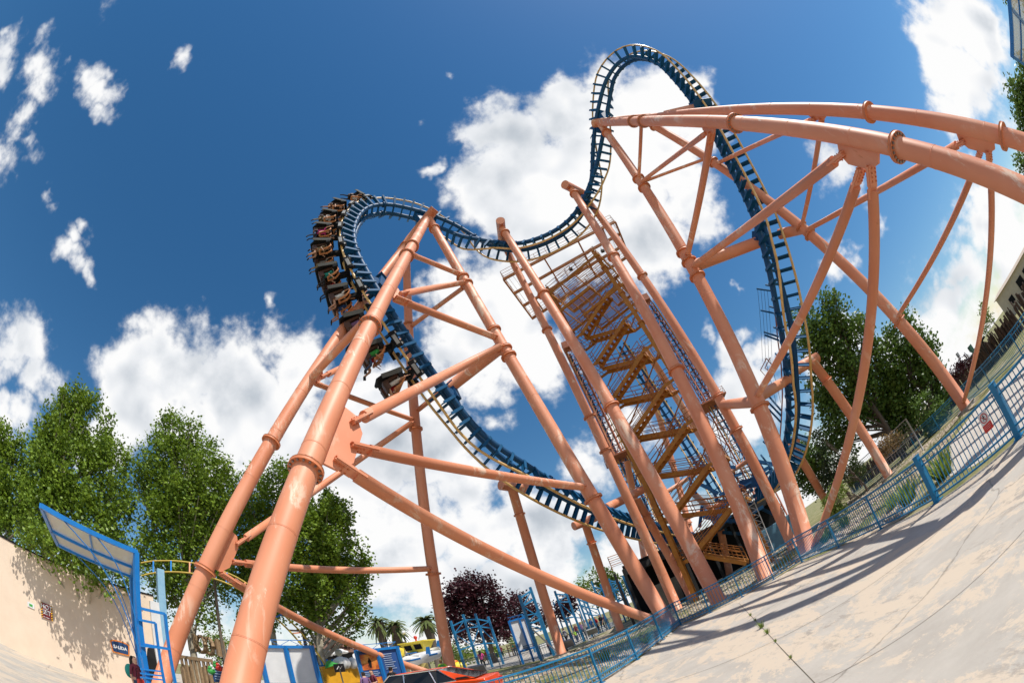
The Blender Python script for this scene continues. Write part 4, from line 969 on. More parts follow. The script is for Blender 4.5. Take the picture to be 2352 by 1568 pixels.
for yy in (1482, 1535, 1545, 1554): m.bar(at(322, yy, gp.length-.1), at(372, yy+6, gp.length), .05, .04)
m.build('inner_gate_frame', M['signblue'], GC)
q0, q1, q2_ = ath(2325, 130, 4.4), ath(2318, 0, 4.4), ath(2352, 148, 4.4)
dx = (q2_-q0).normalized(); dy = (q1-q0); canopy('blue framed glazed canopy cut off by the top right corner', q0+dx*3.6, q0, q0+dy*1.6, q0+dy*1.6+dx*3.6)
# ------------------------------------------------------------------ trees and plants
def leafmat(name, a, b, tr=.22):
    m = bpy.data.materials.new(name); m.use_nodes = True; t = NT(m.node_tree); nt = m.node_tree; nt.nodes.remove(nt.nodes['Principled BSDF'])
    out = nt.nodes['Material Output']; v = objvec(t); n = noise_(t, 1.3, 3, .6, v); n2 = noise_(t, 23, 1, .5, v)
    f = t.n('ShaderNodeMath', operation='MULTIPLY_ADD'); t.l(n2.outputs[0], f.inputs[0]); f.inputs[1].default_value = .9
    s = t.n('ShaderNodeMath', operation='SUBTRACT'); t.l(n.outputs[0], s.inputs[0]); s.inputs[1].default_value = .45; t.l(s.outputs[0], f.inputs[2])
    c = ramp(t, f.outputs[0], [(.25, a), (.7, b)]).outputs[0]
    p = t.n('ShaderNodeBsdfPrincipled'); t.l(c, p.inputs['Base Color']); p.inputs['Roughness'].default_value = .45; p.inputs['Specular IOR Level'].default_value = .3
    tl = t.n('ShaderNodeBsdfTranslucent'); t.l(mix(t, .5, c, b), tl.inputs[0]); mx_ = t.n('ShaderNodeMixShader'); mx_.inputs[0].default_value = tr
    t.l(p.outputs[0], mx_.inputs[1]); t.l(tl.outputs[0], mx_.inputs[2]); t.l(mx_.outputs[0], out.inputs[0]); return m
M['leaf'] = leafmat('plane_leaf', (.03, .08, .009), (.25, .36, .035))
M['leaf2'] = leafmat('poplar_leaf', (.03, .075, .012), (.17, .27, .05), .25)
M['leafp'] = leafmat('purple_leaf', (.030, .008, .012), (.085, .022, .030), .2)
M['leafc'] = leafmat('conifer_leaf', (.02, .04, .018), (.05, .08, .03), .15)
M['leafl'] = leafmat('light_leaf', (.10, .17, .03), (.24, .32, .06), .4)
M['leafd'] = leafmat('dry_leaf', (.20, .13, .05), (.38, .27, .12), .2)
def foliage(m, lobes, n, size, rnd, shell=.45, cl=7):
    """each lobe breaks into upright clumps, each clump is a shell of leaf sprays, with gaps between"""
    sub = []
    for c, r, sc in lobes:
        k = max(1, int(4.2*(r/.9)**1.9)) if r > .7 else 1
        for _ in range(k):
            if k == 1: sub.append((c, r, sc)); continue
            d = V((rnd.gauss(0, 1), rnd.gauss(0, 1), rnd.gauss(0, 1))).normalized(); q = r*(.30+.62*rnd.random()**.5)
            sub.append((c+V((d.x*sc[0], d.y*sc[1], d.z*sc[2]))*q, rnd.uniform(.38, .62)*min(1.15, .55+r*.25), (1, 1, rnd.uniform(1.2, 1.9))))
    lobes = sub
    """leaf quads gathered in small sprays through the volume of the lobes"""
    tot = sum(r**2.3 for c, r, sc in lobes)
    for c, r, sc in lobes:
        k = max(4, int(n*r**2.3/tot/cl))
        for _ in range(k):
            d = V((rnd.gauss(0, 1), rnd.gauss(0, 1), rnd.gauss(0, 1))).normalized(); rad = r*(shell+(1.06-shell)*rnd.random()**.55)
            rad *= 1+.28*noise.noise(d*2.3+c*.37)+(.22 if rnd.random() < .12 else 0)
            p = c+V((d.x*rad*sc[0], d.y*rad*sc[1], d.z*rad*sc[2])); g = (d+V((0, 0, .8))).normalized()
            L = size*rnd.uniform(2.0, 4.2)
            for j in range(cl):
                q = p+g*L*(j/cl-.3)+V((rnd.gauss(0, 1), rnd.gauss(0, 1), rnd.gauss(0, 1)))*size*.75
                a = V((rnd.gauss(0, 1), rnd.gauss(0, 1), rnd.gauss(0, .6))).normalized(); b = a.cross(V((rnd.gauss(0, 1), rnd.gauss(0, 1), rnd.gauss(0, 1)))).normalized(); z = size*rnd.uniform(.6, 1.15)
                m.add([q-a*z*.55, q-b*z*.42+a*z*.05, q+a*z*.6, q+b*z*.42+a*z*.05], [(0, 1, 2, 3)])
def tree(label, base, lobes_px, leaf, n, size, seed, trunk_r=.28, group=None, bark='trunk', spread=2.2, cat='tree', name='tree', extra=()):
    """lobes_px: (x, y, radius, distance[, squash]) surveyed clumps of the crown"""
    rnd = random.Random(seed); t = thing(name, label, cat, base, group); lob = []
    for L in lobes_px:
        c = at(L[0], L[1], L[3]); r = L[2]*.001*(c-V((0, 0, EYE))).length; sc = L[4] if len(L) > 4 else (1, 1, 1.15); lob.append((c, r, sc))
        for _ in range(4):                                             # satellite clumps break up the outline
            d = V((rnd.gauss(0, 1), rnd.gauss(0, 1), abs(rnd.gauss(0, 1)))).normalized(); lob.append((c+d*r*.85, r*rnd.uniform(.25, .42), (.85, .85, 1.5)))
    lob += list(extra)
    m = MB(); foliage(m, lob, n, size, rnd); m.build('crown', M[leaf], t)
    m = MB(); top = sum((c for c, r, s in lob), V((0, 0, 0)))/len(lob); top = V(((top.x+base.x)/2, (top.y+base.y)/2, max(c.z for c, r, s in lob)*.8))
    pts = [base.lerp(top, f)+V((rnd.uniform(-.12, .12), rnd.uniform(-.12, .12), 0))*(f > 0) for f in (0, .12, .25, .4, .55, .7, .85, 1)]; pts[0].z = -.05
    m.path(pts, [trunk_r*(1.25-.2*i if i < 1 else 1.0-.125*i) for i in range(8)], 10)
    for i, (c, r, sc) in enumerate(lob):
        if i % 5 and rnd.random() < .55: continue
        f = min(.9, max(.16, (c.z*.55)/max(.1, top.z))); p = base.lerp(top, f); md = p.lerp(c, .5)+V((0, 0, -.15*r)); m.path([p, md, c], [trunk_r*.38, trunk_r*.24, trunk_r*.08], 6)
    m.build('trunk', M[bark], t); return t
G1_ = 'plane trees behind the beige wall'
tree('bushy green plane tree behind the wall, its spired crown second from the left edge', az(-75, 27), [(165, 945, 48, 27), (120, 1000, 55, 27), (205, 990, 60, 27), (150, 1070, 80, 27), (240, 1080, 62, 27), (90, 1100, 60, 26), (180, 1170, 75, 26), (100, 1180, 60, 25.5), (255, 1150, 50, 26), (245, 1240, 55, 26), (185, 915, 26, 27), (215, 935, 22, 27), (150, 925, 22, 27), (180, 1275, 44, 24.6)], 'leaf', 33000, .215, 11, group=G1_)
tree('tall green plane tree left of the orange legs, crown right of the blue canopy', az(-54, 28), [(405, 1010, 48, 28), (370, 1050, 55, 28), (450, 1045, 55, 28), (400, 1110, 85, 28), (490, 1110, 60, 28), (340, 1130, 55, 28), (440, 1190, 90, 28), (350, 1210, 60, 27), (520, 1190, 55, 28), (480, 1270, 80, 28), (370, 1300, 70, 27.5), (400, 1360, 60, 27.5), (455, 1390, 55, 28), (400, 975, 26, 28), (440, 985, 24, 28), (535, 1290, 40, 28)], 'leaf', 37000, .215, 12, group=G1_)
tree('green plane tree seen between the orange legs, just left of the thickest one', az(-43.5, 30), [(590, 1130, 45, 30), (640, 1120, 45, 30), (570, 1200, 50, 30), (640, 1190, 60, 30), (590, 1290, 60, 30), (570, 1370, 60, 30), (620, 1390, 50, 30), (680, 1150, 40, 30)], 'leaf', 22000, .215, 13, group=G1_)
tree('broad green plane tree right of the thickest orange leg, with pale forked trunk', az(-38.0, 27.5), [(735, 1180, 48, 28), (770, 1200, 42, 28), (700, 1240, 60, 28), (770, 1260, 58, 28), (720, 1330, 70, 28), (800, 1320, 42, 28), (760, 1380, 60, 28), (690, 1400, 50, 28), (825, 1310, 26, 28), (820, 1410, 34, 28), (800, 1440, 30, 28), (720, 1440, 34, 28), (840, 1290, 14, 28), (835, 1360, 14, 28)], 'leaf', 31000, .21, 14, group=G1_)
tree('green plane tree cut off by the left edge of the photo', az(-84, 28), [(5, 1020, 36, 28), (20, 1080, 55, 28), (30, 1150, 60, 27), (10, 1200, 55, 27), (-40, 1080, 60, 28), (45, 1040, 26, 28), (45, 1215, 40, 26)], 'leaf', 16000, .215, 15, group=G1_)
# branches that hang over the wall and shade it
tree('leafy boughs of a plane tree hanging over the beige wall', onwall(200, 1400)-WN*1.2-V((0, 0, onwall(200, 1400).z)), [], 'leaf', 5200, .19, 16, .2, G1_, extra=[(onwall(x, y)+WN*o, r, (1, 1, 1)) for x, y, r, o in ((90, 1250, .9, .9), (120, 1262, 1.2, 1.2), (160, 1285, 1.4, 1.3), (200, 1290, 1.5, 1.5), (235, 1300, 1.2, 1.6), (265, 1318, .9, .8), (60, 1235, .6, .6), (215, 1335, .55, .8), (290, 1325, .7, .5))])
G2_ = 'trees beyond the right-hand drop'
tree('tall dark poplar right of the blue drop, leaning over the orange column', az(41, 33), [(1850, 740, 28, 33), (1920, 705, 30, 33), (1905, 760, 38, 33), (1960, 760, 36, 33), (1870, 810, 40, 33), (1935, 830, 48, 33), (1885, 890, 40, 33), (1940, 910, 46, 33), (1925, 980, 36, 33), (1985, 740, 22, 33), (1985, 850, 34, 34), (1915, 1025, 18, 33), (2005, 800, 34, 33), (1990, 900, 36, 33), (1975, 960, 34, 33), (1900, 950, 34, 33), (1950, 1010, 26, 33)], 'leaf2', 17000, .27, 21, .25, G2_, 'trunkdark')
tree('dark poplar behind the curved orange braces, left of the leaning column foot', az(47.5, 34), [(2050, 790, 26, 34), (2085, 750, 26, 34), (2045, 850, 40, 34), (2095, 830, 36, 34), (2070, 910, 42, 34), (2135, 800, 20, 34), (2130, 870, 34, 34), (2105, 945, 30, 34), (2150, 850, 18, 34), (2030, 945, 34, 34), (2040, 900, 34, 34), (2150, 900, 26, 34), (2070, 970, 30, 34)], 'leaf2', 17000, .27, 22, .25, G2_, 'trunkdark')
tree('small green tree behind the short slanting post', az(32.5, 36), [(1850, 1030, 28, 36), (1875, 1060, 34, 36), (1860, 1100, 34, 36), (1890, 1120, 26, 36), (1845, 1070, 26, 36)], 'leaf2', 5000, .24, 23, .15, G2_, 'trunkdark')
tree('sparse feathery conifer between the post and the curved brace', az(34.8, 30), [(1878, 1000, 9, 30, (1, 1, 2)), (1890, 1040, 14, 30, (1, 1, 1.6)), (1905, 1080, 17, 30, (1, 1, 1.4)), (1922, 1060, 11, 30), (1912, 1110, 16, 30), (1930, 1095, 12, 30)], 'leafc', 2600, .15, 24, .09, G2_, 'trunkdark')
G3_ = 'low shrubs by the service path'
tree('bright green shrub beside the foot of the long curved brace', az(34.2, 22), [(1925, 1130, 16, 22), (1915, 1160, 16, 22), (1930, 1178, 16, 22), (1902, 1160, 9, 21)], 'leafl', 1900, .11, 25, .05, G3_, 'trunkdark', cat='shrub', name='shrub')
tree('yellow-green shrub behind the wire fence panels', az(37.5, 34), [(1955, 1095, 17, 34), (1975, 1085, 15, 34), (1960, 1065, 12, 34)], 'leafl', 1500, .16, 26, .05, G3_, 'trunkdark', cat='shrub', name='shrub')
tree('brown dried shrub right of the wire fence panels', az(46, 30), [(2035, 1025, 16, 30), (2055, 1015, 14, 30), (2025, 1045, 12, 30)], 'leafd', 1500, .14, 27, .05, G3_, 'trunkdark', cat='shrub', name='shrub')
tree('reddish shrub at the foot of the brush screen', az(54, 27), [(2205, 850, 15, 27), (2220, 835, 11, 27), (2190, 870, 11, 27)], 'leafp', 1200, .12, 28, .05, G3_, 'trunkdark', cat='shrub', name='shrub')
tree('dark green shrub beyond the far railing, left of the leaning column foot', az(49, 30), [(2160, 950, 26, 30), (2140, 980, 22, 30), (2120, 930, 24, 30)], 'leaf2', 2600, .17, 29, .05, G3_, 'trunkdark', cat='shrub', name='shrub')
tree('thin pale tree against the clouds near the cream building', az(61, 42), [(2262, 715, 13, 42), (2272, 735, 14, 42), (2268, 760, 10, 42)], 'leafl', 700, .16, 30, .07, G2_, 'trunkdark')
tree('dark tree reaching in from the right edge, above the upper orange leg', az(87, 19), [(2345, 210, 22, 19), (2372, 240, 42, 19), (2350, 265, 16, 19), (2380, 180, 36, 19), (2375, 300, 30, 19)], 'leaf2', 3600, .16, 31, .18, 'trees at the right edge', 'trunkdark')
tree('leafy twigs at the right edge between the two orange legs', az(82, 22), [(2350, 378, 14, 22), (2375, 380, 34, 22), (2380, 420, 34, 22)], 'leaf2', 2000, .16, 32, .18, 'trees at the right edge', 'trunkdark')
tree('leafy branch tip beside the top right canopy', az(101, 16), [(2318, -8, 14, 16), (2330, -40, 34, 16), (2310, -40, 30, 16)], 'leaf', 1500, .14, 33, .18, 'trees at the right edge', 'trunkdark')
tree('rounded purple-leaved tree behind the blue queue frames', az(-16.5, 46), [(1078, 1355, 34, 46), (1060, 1385, 42, 46), (1110, 1380, 44, 46), (1040, 1420, 36, 46), (1090, 1430, 48, 46), (1150, 1400, 36, 46), (1140, 1440, 36, 46), (1055, 1455, 28, 46), (1075, 1335, 16, 46), (1105, 1345, 16, 46)], 'leafp', 13000, .30, 41, .3, 'purple trees', 'trunkdark')
tree('smaller purple-leaved tree right of the rounded one, seen through the frames', az(-9.5, 52), [(1195, 1395, 26, 52), (1185, 1430, 26, 52), (1235, 1420, 22, 52), (1285, 1400, 24, 52), (1310, 1385, 20, 52)], 'leafp', 4500, .30, 42, .25, 'purple trees', 'trunkdark')
tree('bright green tree above the station roof, left of the orange legs', az(-1, 50), [(1375, 1335, 26, 50), (1400, 1330, 26, 50), (1350, 1350, 20, 50), (1420, 1350, 24, 50), (1385, 1365, 22, 50)], 'leafl', 4200, .26, 43, .2)
for i, (x, y, r, d, l) in enumerate(((1200, 1470, 18, 60, 'low green shrub under the purple trees'), (1060, 1500, 22, 62, 'wide green shrub behind the low railing'), (1005, 1500, 14, 70, 'dark green bush left of the queue frames'), (760, 1495, 16, 60, 'round bush behind the carousel'), (500, 1480, 30, 50, 'dark bush behind the wooden terrace'), (360, 1470, 26, 48, 'bright bush seen through the gate frame'), (1130, 1500, 18, 64, 'grey-green shrub below the purple tree'))):
    b_ = at(x, y, d); b_.z = 0; tree(l, b_, [(x, y, r, d), (x+r*.8, y+4, r*.8, d), (x-r*.8, y+4, r*.8, d), (x, y+r*.8, r, d)], ['leaf', 'leafl', 'leaf2'][i % 3], 1300, .28, 50+i, .08, 'bushes in the background', 'trunkdark', cat='bush', name='bush')
M['palmleaf'] = leafmat('palm_leaf', (.05, .08, .02), (.17, .20, .06), .2)
def palm(label, x, y, d, seed, h0=0):
    rnd = random.Random(seed); c = at(x, y, d); t = thing('palm_tree', label, 'palm tree', (c.x, c.y, 0), 'palm trees in the distance')
    m = MB(); m.path([(c.x, c.y, 0), (c.x+.1, c.y, c.z*.5), (c.x, c.y, c.z)], [.5, .45, .8], 10); m.build('trunk', M['trunkdark'], t)
    m = MB()
    for k in range(60):
        a = rnd.uniform(0, 2*pi); e = rnd.uniform(-.9, 1.1); L = rnd.uniform(1.6, 2.5); d_ = V((cos(a)*cos(e), sin(a)*cos(e), sin(e))); s = V((-sin(a), cos(a), 0)); pts = []
        for j in range(5): u = j/4; pts.append(c+d_*L*u+V((0, 0, -.55*L*u*u)))
        for j in range(4):
            w_ = .34*(1-j/4.2); m.add([pts[j]-s*w_, pts[j]+V((0, 0, .12)), pts[j+1]+V((0, 0, .1)), pts[j+1]-s*w_*.7], [(0, 1, 2, 3)]); m.add([pts[j]+s*w_, pts[j]+V((0, 0, .12)), pts[j+1]+V((0, 0, .1)), pts[j+1]+s*w_*.7], [(0, 1, 2, 3)])
    m.build('fronds', M['palmleaf'], t)
palm('shaggy palm tree just left of the other two by the lamp', 868, 1430, 60, 1); palm('round-headed palm tree beside the lamp post', 905, 1437, 60, 2); palm('palm tree partly hidden behind the thin vertical orange leg', 978, 1425, 60, 3)
def spiky(label, x, y, h, seed, n=70, mat='leafl'):
    m = MB(); random.seed(seed); tuft(m, V((x, y, 0)), h, n, 1.1); tag(m.build('spiky_plant', M[mat]), label, 'plant', 'spiky plants inside the railing')
spiky('large spiky yucca right of the first thick gate post', 8.3, 8.4, .95, 5, 120); spiky('spiky yucca left of the first thick gate post', 8.0, 9.9, .85, 6, 100); spiky('low spiky plant behind the railing, left of the two yuccas', 8.4, 11.2, .6, 7)
spiky('grey-green spiky plant at the right tower foot', 8.5, 16.4, .8, 8, 110, 'leaf2'); spiky('second spiky plant right of the right tower foot', 9.7, 16.6, .7, 9, 90, 'leaf2'); spiky('dark low plant inside the sloping railing near the corner', -1.0, 16.2, .6, 10, 90, 'leaf2'); spiky('dark clump inside the railing left of the brace foot', .6, 16.8, .5, 11, 90, 'leaf2')
random.seed(99)
# ------------------------------------------------------------------ station and machinery behind the stair tower
def z2(x, y): return ((1000+x/1.68)/1.7415, (1900+y/1.68)/1.7415)
def c1(x, y): return ((1700+x/2.94)/1.7415, (2250+y/2.94)/1.7415)
def c2(x, y): return ((900+x/2.6133)/1.7415, (2400+y/2.6133)/1.7415)
def c3(x, y): return ((450+x/4.116)/1.7415, (2350+y/4.116)/1.7415)
def c4(x, y): return ((3500+x/1.96)/1.7415, (900+y/1.96)/1.7415)
def c5(x, y): return ((2400+x/3.1357)/1.7415, (2000+y/3.1357)/1.7415)
UP = V((0, 0, 1))
SN = thing('station', 'low dark open station with black roof and concrete walls behind the stair tower', 'station', az(14, 40))
ra, rb = az(2.5, 33), az(23.5, 38); rc_, rd_ = az(22.5, 47), az(2.5, 45)
m = MB(); m.plate([p+UP*4.6 for p in (ra, rb, rc_, rd_)], UP, .25); m.build('roof', M['black'], SN)
m = MB()
for i in range(9):
    f = i/8; m.bar(ra.lerp(rb, f)+UP*4.3, rd_.lerp(rc_, f)+UP*4.3, .16, .35)
m.bar(ra+UP*4.2, rb+UP*4.2, .2, .5); m.build('roof_beams', M['dark'], SN)
for i in range(7): q = ra.lerp(rb, i/6); m = MB(); m.bar(q, q+UP*4.4, .22, .22); m.build('post', M['dark'], SN)
m = MB(); m.plate([rd_.lerp(ra, .4)+UP*.1, rc_.lerp(rb, .4)+UP*.1, rc_.lerp(rb, .4)+UP*4.3, rd_.lerp(ra, .4)+UP*4.3], ux.cross(UP), .2); m.build('back_wall', M['black'], SN)
for i, (a0, a1, d, h) in enumerate(((5.2, 8.2, 35, 2.3), (8.6, 10.0, 34.5, 1.6), (19.5, 22.0, 38, 2.0))):
    p, q = az(a0, d), az(a1, d+1); m = MB(); m.bar(p+UP*h/2, q+UP*h/2, .25, h); m.build('concrete_wall', M['greywall'], SN)
m = MB(); rnd = random.Random(4)
for i in range(38):
    a = rnd.uniform(14, 27); d = rnd.uniform(34, 40); p = az(a, d, rnd.uniform(3.6, 8.0)); q = p+V((rnd.uniform(-3, 3), rnd.uniform(-1, 1), rnd.choice((0, 0, 1.6, -1.6)))); m.bar(p, q, .16, .28)
m.build('blue_steelwork', M['spine'], SN)
m = MB()
for (p, q) in ((z7(1190, 990), z7(1330, 960)), (z7(1190, 1015), z7(1340, 990)), (z7(1200, 1020), z7(1290, 960))): m.bar(at(*p, 33), at(*q, 33), .2, .4)
m.box(at(*z7(1255, 1000), 34), 3.2, 2.2, .15); m.build('maintenance_deck', M['spine'], SN)
m = MB(); rail_run(m, [at(*z7(1180, 985), 33), at(*z7(1340, 950), 33)], every=.6, w=.03); m.build('deck_railing', M['dark'], SN)
m = MB()
for k in range(9): y = 1065+k*9; m.bar(at(*z7(890, y), 41), at(*z7(1030, y), 41), .05, .05)
m.build('louvres', M['grey'], SN)
m = MB(); m.box(at(*z3(1690, 420), 30)-UP*.4, 3.0, 1.6, 1.7); m.build('control_cabin', M['cabin'], SN, bev=.04)
m = MB(); g0 = [at(*c5(120, 780), 33), at(*c5(290, 745), 33.5), at(*c5(330, 850), 35), at(*c5(170, 900), 34.5)]
for p in g0: p.z = 4.75
rail_run(m, g0+g0[:1], every=.8, w=.028); m.build('roof_railing', M['stair2'], SN)
for p in (at(*c5(190, 950), 33), ):
    m = MB(); m.bar(V((p.x, p.y, 0)), V((p.x, p.y, 4.4)), .2, .2); m.build('corner_post', M['dark'], SN)
# white lattice ladder
t = thing('lattice_ladder', 'thin white lattice ladder running down beside the right stair post', 'ladder', az(20, 26)); a, b = at(*z3(1480, 130), 26), at(*z3(1655, 560), 26); b = a+(b-a)*(a.z/(a.z-b.z)); m = MB()
s = ux*.22
for k in (-1, 1): m.tube(a+s*k, b+s*k, .03, n=5)
n = int((a-b).length/.4)
for k in range(n): p = a.lerp(b, k/n); q = a.lerp(b, (k+1)/n); m.tube(p-s, p+s, .018, n=4); m.tube(p-s, q+s, .015, n=4)
m.build('lattice', M['lightgrey'], t)
# net frame left of the drop
NF = thing('net_frame', 'row of thin blue bars with hanging wires left of the blue drop', 'net frame', V((13.2, 17.5, 0)))
def cR(x, y): return ((2900+x/1.568)/1.7415, (1050+y/1.568)/1.7415)
bars = [((200, 165), (292, 178)), ((225, 300), (320, 320)), ((245, 435), (335, 465)), ((250, 455), (338, 488)), ((255, 140), (300, 148)), ((280, 275), (325, 288)), ((305, 405), (345, 420)), ((270, 832), (350, 925)), ((270, 875), (352, 960)), ((275, 920), (350, 1000)), ((240, 1120), (320, 1190)), ((315, 570), (352, 610)), ((225, 1205), (290, 1290)), ((240, 1225), (300, 1300))]
for (a, b) in bars: m = MB(); m.bar(at(*cR(*a), 23), at(*cR(*b), 22.6), .07, .09); m.build('arm', M['tie'], NF)
m = MB()
for x in (205, 225, 245, 265): m.tube(at(*cR(x, 172), 23), at(*cR(x+30, 620), 23), .010, n=4)
for x, y in ((250, 600), (280, 595)): m.tube(at(*cR(x, y), 23), at(*cR(x+70, 880), 23), .012, n=4)
m.build('wires', M['dark'], NF)
m = MB(); m.path([at(*cR(x, y), 23) for x, y in ((285, 160), (315, 320), (330, 480), (352, 640), (360, 830), (352, 1000), (335, 1200))], .04, 6)
m.path([at(*cR(x, y), 23) for x, y in ((260, 600), (222, 675), (258, 715), (300, 650), (260, 600))], .03, 5); m.path([at(*cR(x, y), 22.6) for x, y in ((285, 595), (250, 660), (300, 700), (330, 650))], .03, 5); m.build('frame', M['mast'], NF)

# ------------------------------------------------------------------ blue queue frames (open trussed portals)
def qframe(label, tops, bots, d0, d1, mat='frameblue', rows=(.12, .30, .62), w=.16, diag=True):
    n = len(tops); A = []; B = []
    for i in range(n):
        d = d0+(d1-d0)*i/max(1, n-1); a = at(*tops[i], d); b = V((0, 0, 0)); r = a.copy(); b = V((a.x, a.y, 0)); A.append(a); B.append(b)
    t = thing('queue_frame', label, 'frame', B[0], 'blue steel queue frames')
    for a, b in zip(A, B): m = MB(); m.bar(b, a, w, w*1.35); m.build('post', M[mat], t)
    for f in rows:
        m = MB()
        for i in range(n-1): m.bar(A[i].lerp(B[i], f), A[i+1].lerp(B[i+1], f), w*.55, w*.7)
        m.build('cross_rail', M[mat], t)
    if diag:
        m = MB()
        for i in range(n-1):
            for k in range(len(rows)-1):
                f, g = rows[k], rows[k+1]
                if (i+k) % 2: f, g = g, f
                m.bar(A[i].lerp(B[i], g), A[i+1].lerp(B[i+1], f), w*.35, w*.4)
        m.build('diagonals', M[mat], t)
    return t
qframe('wide blue steel frame of four posts in front of the purple tree', [c1(300, 680), c1(445, 605), c1(590, 595), c1(740, 630)], 0, 36.5, 38.5, rows=(.10, .24, .55))
qframe('tall blue two-post frame beside the second white board', [c1(1105, 375), c1(1235, 285)], 0, 28.6, 29.5, rows=(.05, .17, .45))
qframe('dark blue two-post frame right of the thin orange post', [c1(1525, 330), c1(1655, 340)], 0, 35, 36.5, rows=(.06, .20, .5))
qframe('dark blue frame crossed by the long diagonal brace, third in its row', [c1(1795, 405), c1(1900, 455)], 0, 39.5, 41, rows=(.05, .2, .4))
qframe('blue frame rising above the diagonal brace, against green tree', [c1(1955, 215), c1(2060, 250)], 0, 42, 43.5, rows=(.12, .3, .5))
qframe('bright blue two-post frame below the black station corner', [c1(2120, 240), c1(2240, 200)], 0, 44, 46, rows=(.06, .22, .5))
for i, (x, y, x2, y2, d, l) in enumerate(((965, 600, 1050, 610, 50, 'far light-blue frame above the second white board'), (1140, 600, 1270, 570, 46, 'light-blue frame showing through the tall two-post frame'), (1430, 480, 1440, 500, 50, 'narrow light-blue frame just right of the thin orange post'), (1510, 460, 1600, 520, 52, 'light-blue frame behind the dark one right of the orange post'), (1690, 430, 1750, 480, 54, 'light-blue frame behind the third dark frame'), (1850, 420, 1970, 480, 52, 'light-blue frame under the diagonal brace, among the queueing people'), (2320, 150, 2400, 190, 46, 'blue frame half hidden behind the thick orange leg'))):
    qframe(l, [c1(x, y), c1(x2+40, y2)], 0, d, d+2, w=.15, rows=(.05, .25, .5))
for i, (x, y, l) in enumerate(((c5(110, 980), 0, 'blue frame between the orange leg and the black corner post'), (c5(290, 950), 0, 'blue frame right of the black corner post'), (c5(425, 1040), 0, 'blue frame seen left of the thick leg foot'), (c5(500, 1120), 0, 'last blue frame of the row, against the thick leg foot'))):
    p = x; qframe(l, [p, (p[0]+24, p[1]+6)], 0, 44+i, 46+i, rows=(.05, .25, .5), w=.17)

# ------------------------------------------------------------------ boards
def board(label, TLp, TRp, d0, d1, low, mats, name='billboard', split=(.5,), cap_=True, group='display boards'):
    a, b = at(*TLp, d0), at(*TRp, d1); b.z = a.z if abs(b.z-a.z) < .6 else b.z; A = V((a.x, a.y, low)); B = V((b.x, b.y, low)); n = (b-a).cross(UP).normalized(); n = n if n.dot(-a) > 0 else -n
    t = thing(name, label, 'board', (a.x, a.y, 0), group); xs = [0]+list(split)+[1]
    for f in xs: m = MB(); m.bar(a.lerp(b, f)*1-UP*a.z+n*.06, a.lerp(b, f)+UP*.05+n*.06, .13, .16); m.build('post', M['signblue'], t)
    m = MB(); m.bar(A+n*.06, B+n*.06, .1, .12); m.build('bottom_rail', M['signblue'], t); m = MB(); m.bar(a+n*.06, b+n*.06, .1, .12)
    if cap_:
        m.bar(a+n*.06+UP*.28, b+n*.06+UP*.28, .03, .03); k = max(4, int((b-a).length/.35))
        for i in range(k): m.bar(a.lerp(b, i/k)+n*.06+UP*(.28 if i % 2 else .05), a.lerp(b, (i+1)/k)+n*.06+UP*(.05 if i % 2 else .28), .02, .02)
    m.build('top_rail', M['signblue'], t)
    for i in range(len(xs)-1):
        f, g = xs[i], xs[i+1]; m = MB(); m.plate([A.lerp(B, f), A.lerp(B, g), a.lerp(b, g), a.lerp(b, f)], n, .03); m.build('panel', M[mats[i % len(mats)]], t)
    return t, a, b, A, B, n
board('big white double board in a blue frame behind the dark car', c2(360, 478), c2(905, 492), 17.5, 17.6, .55, ['white'])
board('narrow white board in a dark blue frame beside the tall queue frame', c1(985, 690), c1(1185, 660), 30.5, 30.8, 1.0, ['white'], split=(.62,))
T, a, b, A, B, n = board('blue information board with fiery film pictures, right of the white board', c2(1365, 530), c2(1795, 490), 20, 20.6, .8, ['infoblue'])
def inb(x, y, o=.03): return A.lerp(B, x).lerp(a.lerp(b, x), y)+n*o
for (x0, y0, x1, y1) in ((.04, .50, .46, .90), (.06, .05, .47, .30), (.58, .05, .94, .30)):
    m = MB(); m.plate([inb(x0, y0), inb(x1, y0), inb(x1, y1), inb(x0, y1)], n, .01); m.build('picture', M['firepic'], T)
    m = MB(); c = ((x0+x1)/2, y0+(y1-y0)*.15); h_ = (y1-y0)*.65
    m.plate([inb(c[0]-.02, c[1], .045), inb(c[0]+.03, c[1], .045), inb(c[0]+.05, c[1]+h_*.6, .045), inb(c[0]+.015, c[1]+h_, .045), inb(c[0]-.035, c[1]+h_*.6, .045)], n, .008); m.build('figure_shape', M['black'], T)
m = MB()
for k in range(8):
    y = .86-k*.055; m.bar(inb(.60, y, .05), inb(.60+.3*random.uniform(.6, 1), y, .05), .008, .03)
m.build('text_lines', M['paletext'], T); m = MB()
for k in range(3): y = .44-k*.045; m.bar(inb(.06, y, .05), inb(.06+.38*random.uniform(.7, 1), y, .05), .008, .03)
m.build('text_lines', M['paletext'], T)
